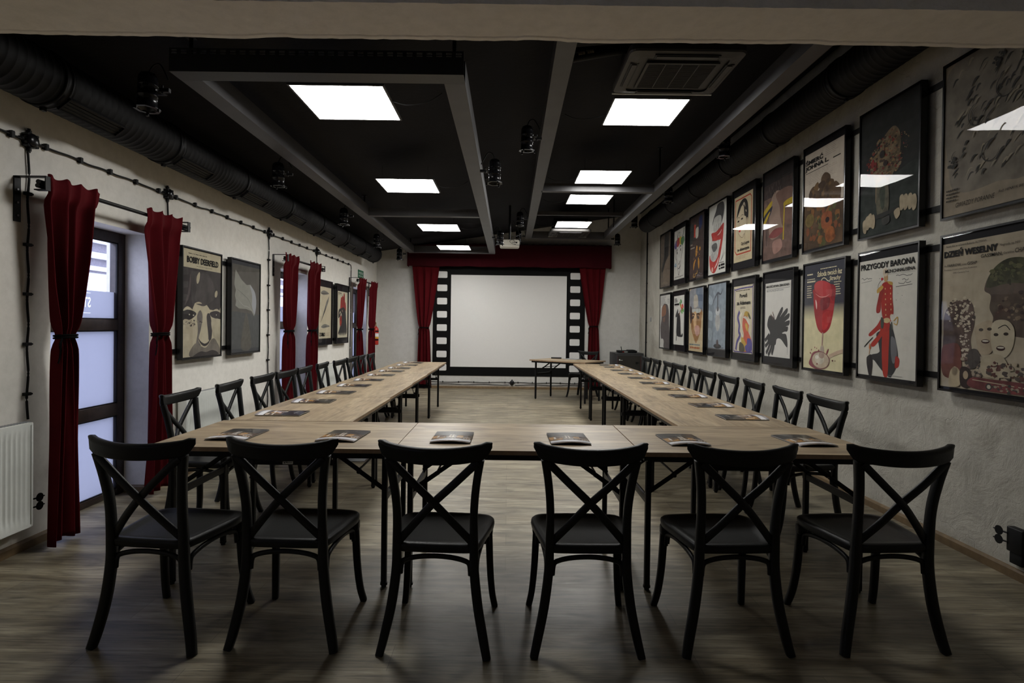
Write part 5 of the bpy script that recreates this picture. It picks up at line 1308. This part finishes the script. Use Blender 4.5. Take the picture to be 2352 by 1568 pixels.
def a_T5():
    p = Poster(.08, .86, .095, .90, (.50, .42, .27), .05); R = (.36, .05, .025)
    p.line([(.06, .82), (.06, .05)], .03, R); p.line([(.06, .05), (.86, .05)], .03, R); p.line([(.86, .05), (.93, .09)], .03, R); p.line([(.93, .09), (.93, .88)], .03, R); p.line([(.93, .88), (.16, .88)], .03, R); p.line([(.16, .88), (.06, .82)], .03, R)
    p.blob([(.20, .28), (.30, .16), (.50, .10), (.68, .16), (.74, .30), (.66, .46), (.58, .62), (.46, .64), (.28, .56), (.18, .46), (.16, .38)], (.52, .44, .30), .05)
    p.blob([(.14, .32), (.20, .20), (.34, .10), (.56, .07), (.72, .14), (.78, .28), (.76, .42), (.70, .50), (.66, .36), (.56, .32), (.52, .18), (.40, .17), (.26, .26)], (.020, .017, .016)); p.line([(.44, .18), (.54, .14), (.60, .20)], .05, (.45, .38, .28), True); p.line([(.62, .25), (.68, .28)], .04, (.40, .34, .25), True)
    p.oval(.72, .42, .035, .05, (.48, .38, .25)); 
    for x, y in ((.24, .38), (.44, .36)): p.oval(x, y, .055, .014, (.03, .02, .02)); p.line([(x-.08, y-.04), (x, y-.06), (x+.08, y-.045)], .01, (.03, .02, .02))
    p.line([(.30, .40), (.27, .46), (.31, .475)], .008, (.2, .12, .08)); p.blob([(.26, .53), (.31, .515), (.38, .525), (.33, .555)], (.42, .03, .02)); p.line([(.50, .62), (.60, .60), (.60, .68)], .02, (.36, .29, .2)); p.line([(.18, .46), (.28, .58), (.46, .645), (.60, .60), (.68, .48)], .008, (.10, .07, .05))
    p.text('Czy Lucyna', .42, .86, .715, .775, K_, .03); p.text('to dziewczyna', .22, .86, .795, .855, K_, .03); p.marks(.1, .9, .91, .97, 3, (.25, .2, .13), 7, .3); return p
def a_T6():
    p = Poster(.02, .98, .02, .965, (.13, .080, .065), .3); p.rect(0, 1, 0, .14, (.018, .014, .014), .3); p.rect(0, 1, .14, .30, (.045, .030, .027), .4); p.blob([(.30, .30), (.58, .28), (.62, .60), (.70, .72), (.30, .78), (.20, .6)], (.26, .18, .14), .25, 5); p.blob([(.45, .28), (1.0, .30), (1.0, .66), (.64, .60), (.56, .44)], (.15, .085, .065), .25, 6)
    p.blob([(.20, .74), (.36, .68), (.52, .67), (.72, .70), (.60, .75), (.40, .77)], (.20, .055, .05), .2, 8); p.blob([(.34, .82), (.60, .80), (.66, .90), (.40, .95)], (.30, .17, .14), .3, 6)
    Y = (.42, .30, .02); p.blob([(.0, .44), (.14, .38), (.30, .34), (.28, .40), (.08, .50), (.0, .54)], Y, .2); p.blob([(.0, .50), (.30, .40), (.26, .48), (.02, .60)], (.03, .03, .05)); p.blob([(.0, .56), (.14, .48), (.24, .46), (.04, .60)], Y, .2); p.line([(.13, .60), (.13, .84)], .02, (.04, .03, .03))
    p.blob([(.70, .42), (.82, .40), (1.0, .40), (1.0, .455), (.76, .455), (.70, .46)], Y, .2); p.line([(.72, .44), (.71, .60), (.70, .82)], .035, Y)
    for i, (x, y) in enumerate(((.12, .19), (.20, .17), (.28, .17), (.34, .16), (.44, .15), (.52, .15), (.14, .25), (.26, .24), (.36, .23), (.44, .23), (.52, .22), (.58, .22))): p.line([(x, y), (x+.02*((i % 3)-1), y+.045)], .014, (.11, .085, .075))
    p.marks(.64, .90, .12, .22, 6, (.07, .055, .05), 3, .3); return p
def a_T7():
    p = Poster(.03, .95, .07, .965, (.46, .40, .33), .08); p.text('ŚMIERĆ', .02, .50, .055, .115, K_, .035); p.text('JOHNA L.', .02, .64, .125, .185, K_, .035); p.rect(.02, .62, .195, .201, K_); p.rect(.74, .92, .155, .166, K_)
    p.marks(.55, .88, .01, .12, 6, (.22, .19, .16), 3, .2); p.marks(.02, .9, .215, .33, 7, (.26, .22, .18), 4, .18)
    C = (.085, .050, .026); p.blob([(.0, .52), (.14, .50), (.14, .40), (.26, .36), (.36, .42), (.42, .40), (.46, .30), (.56, .27), (.68, .32), (.70, .42), (.82, .40), (.94, .48), (.94, .58), (1.0, .62), (1.0, 1.0), (.0, 1.0)], C, .5, 6)
    p.splatter(.52, .50, .42, .14, [(.10, .06, .028), (.06, .036, .022), (.13, .075, .03)], 50, .07, 3, flat=.7); p.splatter(.5, .78, .48, .2, [(.15, .05, .02), (.05, .035, .018), (.18, .08, .025), (.09, .09, .03)], 70, .06, 5, flat=.7)
    p.oval(.64, .74, .06, .035, (.03, .02, .02)); p.blob([(.50, .68), (.72, .68), (.74, .80), (.62, .84), (.48, .80)], (.20, .06, .022), .4, 12); p.oval(.63, .75, .05, .028, (.025, .012, .01)); p.oval(.16, .70, .12, .07, (.14, .10, .03), 0, .4); p.oval(.70, .90, .12, .08, (.22, .07, .02), 0, .5); p.rect(0, 1, .88, 1, (.055, .030, .022), .5) if False else None; return p
def a_T8():
    p = Poster(.02, .98, .02, .98, (.018, .019, .018), .3); p.blob([(.05, .62), (.55, .58), (1, .55), (1, 1), (0, 1)], (.024, .030, .026), .4)
    p.blob([(.56, .20), (.66, .24), (.70, .34), (.66, .50), (.50, .62), (.48, .74), (.30, .76), (.28, .60), (.20, .50), (.18, .40), (.34, .34), (.40, .26)], (.13, .095, .055), .6, 14)
    p.splatter(.46, .42, .28, .18, [(.17, .13, .08), (.14, .03, .02), (.10, .08, .045), (.20, .13, .06), (.05, .035, .025)], 190, .026, 3); p.splatter(.60, .36, .24, .14, [(.22, .15, .08), (.16, .04, .03)], 80, .010, 4); p.splatter(.20, .46, .10, .08, [(.16, .02, .018), (.08, .02, .015)], 24, .03, 5)
    p.oval(.40, .38, .045, .03, (.025, .02, .018)); p.oval(.46, .46, .04, .022, (.03, .02, .018)); p.blob([(.32, .62), (.50, .60), (.52, .84), (.34, .86)], (.085, .080, .055), .5, 16); p.blob([(.37, .66), (.46, .65), (.45, .80), (.40, .80)], (.04, .05, .035), .5)
    p.line([(.30, .865), (.50, .855), (.70, .835)], .05, (.028, .028, .026)); H = (.30, .25, .17)
    for x, y in ((.10, .90), (.15, .875), (.20, .86), (.25, .875)): p.blob([(x-.035, y-.02), (x+.02, y-.04), (x+.045, y+.01), (x+.03, y+.07), (x-.02, y+.06)], H, .25, 16)
    for x, y in ((.74, .795), (.80, .80), (.87, .805), (.93, .82)): p.blob([(x-.03, y-.03), (x+.02, y-.045), (x+.045, y), (x+.03, y+.06), (x-.02, y+.065)], H, .25, 16)
    p.blob([(.62, .86), (.70, .84), (.72, .89), (.66, .92)], H, .3); p.blob([(.42, .89), (.54, .88), (.54, .93), (.44, .94)], (.05, .05, .045)); return p
def a_T9():
    p = Poster(.02, .98, .02, .98, (.25, .21, .155), .15); p.blob([(.04, .04), (.98, .02), (.98, .80), (.60, .86), (.20, .86), (.06, .70)], (.18, .16, .13), .35, 7)
    r = random.Random(8)
    for i in range(110):
        x, y = r.uniform(.08, .92), r.uniform(.05, .80); a = r.uniform(-.5, .2); L = r.uniform(.03, .10)
        p.line([(x, y), (x+L*.5, y-L*.4+a*.03), (x+L, y-L*.55)], r.uniform(.010, .026), (.060, .058, .052) if i % 3 else (.27, .24, .18), True)
    for cx, cy, rr_ in ((.40, .40, .10), (.40, .40, .06), (.55, .66, .09), (.16, .62, .05), (.70, .30, .10)): p.line([(cx+rr_*math.cos(t), cy+rr_*.7*math.sin(t)) for t in [k*.6 for k in range(9)]], .010, (.05, .048, .044), True)
    p.splatter(.12, .66, .05, .04, [(.045, .045, .042)], 20, .02, 3); p.splatter(.62, .12, .06, .04, [(.05, .05, .048)], 20, .02, 4)
    D = (.030, .026, .022); p.marks(.05, .24, .83, .92, 4, D, 5, .45); p.text('GWIAZDY PORANNE', .16, .60, .925, .955, D, 0, .2); p.text('Reż. HENRYK BIELSKI', .64, .94, .915, .932, D, 0, .2); return p

TZ, BZ = 3.045, 1.968
right = [(a_B9, 3.635, BZ, 'beige collage poster in black frame reading Dzień Weselny with a capped profile'),
         (a_B8, 4.49, BZ, 'white poster of an upside-down uniformed figure, titled Przygody Barona Münchhausena'),
         (a_B7, 5.325, BZ, 'framed poster of a tall red goblet on yellow, titled Szkoda twoich łez'),
         (a_B6, 6.165, BZ, 'white poster of a black hand shaped like a bird, titled Miłość bywa zbrodnią'),
         (a_B5, 7.015, BZ, 'cream poster of a coloured striped silhouette, titled Pogoń za Adamem'),
         (a_B4, 7.865, BZ, 'blue-grey framed poster with a hanging pale egg shape, lower row'),
         (a_B3, 8.70, BZ, 'framed poster of a long brown face under a grey hat, lower row'),
         (a_B2, 9.53, BZ, 'white poster of a small black robed figure holding a flower, lower row'),
         (a_B1, 10.36, BZ, 'grey poster of a dark shrouded silhouette at the far end of the lower row'),
         (a_T9, 3.64, TZ, 'large beige poster of grey pencil scribbles reading Gwiazdy Poranne, top row nearest'),
         (a_T8, 4.50, TZ, 'black poster of a burning head and gripping hands, top row'),
         (a_T7, 5.355, TZ, 'brown poster of crowded faces titled Śmierć Johna L., top row'),
         (a_T6, 6.205, TZ, 'brown poster of a face in close-up with yellow paint stripes, top row'),
         (a_T5, 7.05, TZ, 'cream poster of a short-haired woman with red border, titled Czy Lucyna to dziewczyna'),
         (a_T4, 7.895, TZ, 'white poster of a wide open mouth with red lips, top row'),
         (a_T3, 8.72, TZ, 'dark brown poster with orange figure and red and white patch, top row'),
         (a_T2, 9.56, TZ, 'white poster of a line-drawn face wearing coloured flowers, top row'),
         (a_T1, 10.39, TZ, 'dim brown poster of a draped shape at the far end of the top row')]
for f, y, z, l in right:
    hang('R', y, z, f(), l, 'framed posters on the concrete wall')

def a_L1():
    p = Poster(.02, .98, .02, .98, (.46, .41, .29), .08); p.text('BOBBY DEERFIELD', .10, .92, .065, .125, K_, .03); p.marks(.14, .85, .035, .048, 1, K_, 2); p.marks(.34, .80, .145, .152, 1, K_, 3); D = (.055, .048, .048); G = (.13, .115, .105)
    p.poly([(0, .17), (1, .17), (1, .52), (.96, .56), (.70, .55), (.60, .50), (.48, .52), (.30, .50), (.24, .56), (0, .58)], D, .35, 8)
    p.blob([(.30, .25), (.60, .20), (.80, .30), (.84, .42), (.70, .48), (.50, .52), (.30, .46), (.34, .36)], (.075, .066, .064), .4, 8); p.line([(.42, .20), (.38, .26), (.36, .31)], .07, (.42, .37, .26), True); p.line([(.9, .36), (.84, .42)], .07, (.42, .37, .26), True); p.line([(.30, .50), (.40, .49), (.48, .495)], .025, (.42, .37, .26), True); p.line([(.20, .22), (.16, .40), (.06, .52)], .05, (.11, .09, .09), True)
    p.blob([(.0, .585), (.10, .56), (.26, .57), (.34, .60), (.20, .65), (.0, .66)], (.04, .035, .035), .2); p.blob([(.70, .58), (.86, .56), (1.0, .58), (1.0, .64), (.80, .63), (.72, .61)], (.05, .042, .042), .2); p.line([(.02, .57), (.12, .545), (.24, .56)], .04, (.46, .41, .3), True); p.line([(.80, .555), (.90, .55), (.98, .565)], .03, (.46, .41, .3), True)
    p.oval(.17, .605, .014, .006, (.6, .56, .45)); p.oval(.27, .61, .016, .006, (.6, .56, .45)); p.oval(.88, .60, .012, .005, (.6, .56, .45))
    p.blob([(.36, .62), (.44, .56), (.50, .62), (.46, .74), (.40, .84), (.46, .90), (.34, .90), (.38, .76)], G, .4, 10); p.blob([(.62, .60), (.70, .60), (.76, .72), (.74, .84), (.66, .84), (.60, .72)], D, .3, 10); p.blob([(.50, .54), (.58, .54), (.62, .68), (.66, .84), (.60, .89), (.48, .87), (.52, .72)], (.48, .43, .31), .08)
    p.line([(.40, .83), (.46, .87), (.56, .895), (.66, .875), (.72, .83)], .035, (.04, .035, .035), True); p.blob([(.0, .68), (.20, .66), (.34, .70), (.36, .76), (.26, .88), (.20, 1), (0, 1)], (.42, .37, .27), .15, 8); p.blob([(.74, .66), (.96, .64), (1, .70), (1, .95), (.92, .93), (.80, .82)], (.40, .36, .26), .2, 8)
    p.blob([(.20, 1.0), (.30, .88), (.44, .90), (.60, .92), (.76, .84), (.88, .86), (.98, 1.0)], (.17, .15, .125), .35, 8); p.blob([(.30, .985), (.46, .955), (.60, .965), (.76, .95), (.90, .97), (.90, 1.0), (.30, 1.0)], (.05, .042, .04)); p.splatter(.25, .68, .24, .03, [(.07, .06, .055), (.24, .21, .16)], 30, .02, 4); return p
def a_L2():
    p = Poster(.02, .98, .02, .98, (.105, .098, .085), .15, ); p.rect(0, 1, 0, .04, (.05, .052, .058)); p.rect(0, 1, .962, 1, (.055, .058, .066)); p.poly([(0, .55), (1, .58), (1, .962), (0, .962)], (.085, .090, .090), .15, 30); p.blob([(.46, .62), (.56, .60), (.70, .95), (.34, .95)], (.115, .108, .090), .2, 30)
    p.poly([(.14, .10), (.34, .20), (.52, .25), (.66, .24), (.82, .32), (.88, .44), (.84, .55), (.80, .60), (.70, .54), (.50, .52), (.26, .52), (.14, .49), (.16, .44), (.12, .38), (.15, .32), (.10, .26), (.12, .16)], (.235, .235, .205), .08, 20)
    p.blob([(.64, .25), (.82, .32), (.88, .44), (.82, .58), (.72, .48), (.72, .36)], (.30, .31, .33), .06); p.line([(.16, .30), (.40, .36), (.60, .42), (.78, .56)], .014, (.16, .16, .14), True); p.line([(.18, .40), (.40, .48), (.60, .50), (.78, .56)], .014, (.30, .30, .27), True); return p
def a_L3():
    p = Poster(.075, .92, .105, .895, (.52, .46, .33), .05); G = (.19, .185, .165); D = (.07, .06, .05)
    p.blob([(.14, .12), (.34, .07), (.60, .08), (.82, .115), (.56, .145), (.30, .155)], G); p.poly([(.14, .125), (.50, .118), (.82, .115), (.50, .13), (.2, .14)], D)
    p.poly([(.84, .155), (.76, .28), (.52, .46), (.14, .70), (.38, .48), (.60, .28)], G, .3); p.poly([(.84, .155), (.60, .34), (.52, .46), (.14, .70), (.48, .44)], D)
    p.blob([(.18, .775), (.40, .725), (.66, .73), (.90, .765), (.60, .79), (.36, .80)], G); p.poly([(.18, .778), (.50, .765), (.90, .765), (.50, .776)], D); p.text('ZORRO', .03, .50, .885, .96, K_, .045); p.marks(.55, .93, .89, .965, 4, (.15, .13, .1), 3, .25); return p
def a_L4():
    p = Poster(.10, .93, .12, .90, (.54, .50, .37), .05); p.marks(.05, .55, .03, .055, 1, K_, 2, .8); p.marks(.05, .55, .07, .09, 1, K_, 3, .4); R = (.27, .035, .03)
    for (x0, x1, y) in ((.30, .42, .16), (.40, .56, .13), (.58, .70, .07), (.66, .80, .25)): p.blob([(x0, y), (x1, y-.01), (x1+.04, .40), (x0-.04, .42)], R, .25, 10)
    p.blob([(.30, .38), (.56, .34), (.78, .40), (.86, .60), (.90, .93), (.10, .93), (.20, .80), (.36, .64), (.40, .50), (.28, .44)], (.035, .033, .034), .2, 6); p.blob([(.04, .55), (.10, .42), (.24, .37), (.36, .40), (.22, .44), (.12, .50)], (.04, .036, .034)); p.blob([(.06, .58), (.14, .50), (.30, .46), (.24, .54)], (.03, .028, .028)); p.oval(.46, .42, .07, .035, (.12, .06, .05)); p.oval(.46, .42, .035, .02, (.36, .30, .22))
    p.blob([(.22, .56), (.36, .52), (.42, .62), (.36, .74), (.24, .74), (.20, .66)], (.22, .03, .025)); p.oval(.31, .67, .06, .04, (.42, .06, .03))
    for i in range(7): x = .14+.115*i; p.poly([(x-.04, .96), (x, .89), (x+.04, .96)], (.54, .50, .37))
    return p
left = [(a_L1, 4.84, 'large black and cream close-up face poster on the window wall, titled Bobby Deerfield'),
        (a_L2, 5.695, 'grey framed poster of a pale leaf shape on the window wall'),
        (a_L3, 8.30, 'cream framed poster with three grey strokes on the window wall, titled Zorro'),
        (a_L4, 9.20, 'framed poster of a rooster head with red comb on the window wall')]
for f, y, l in left: hang('L', y, 2.012, f(), l, 'framed posters on the window wall')

def rail(x, y0, y1, z, label, grp):
    m = MB(); m.b2(-.014 if x > 0 else .001, -.001 if x > 0 else .014, y0, y1, -.020, .020)
    o = m.build('hanging_rail', M_BLKM); o.location = (x, 0, z); tag(o, label, 'rail', grp)
for z, l in ((2.975, 'topmost of four flat black picture rails on the concrete wall'), (2.165, 'second highest of four flat black picture rails on the concrete wall'),
             (1.910, 'third highest of four flat black picture rails on the concrete wall'), (1.075, 'lowest of four flat black picture rails on the concrete wall')):
    rail(XR, 2.8, 10.46, z, l, 'picture rails on the concrete wall')
for a, b, z, l in ((4.76, 6.50, 1.945, 'upper flat black rail behind the two big window wall posters'), (4.76, 6.50, 1.105, 'lower flat black rail behind the two big window wall posters'),
                   (8.20, 10.02, 1.945, 'upper flat black rail behind the far pair of window wall posters'), (8.20, 10.02, 1.105, 'lower flat black rail behind the far pair of window wall posters')):
    rail(XL, a, b, z, l, 'picture rails on the window wall')
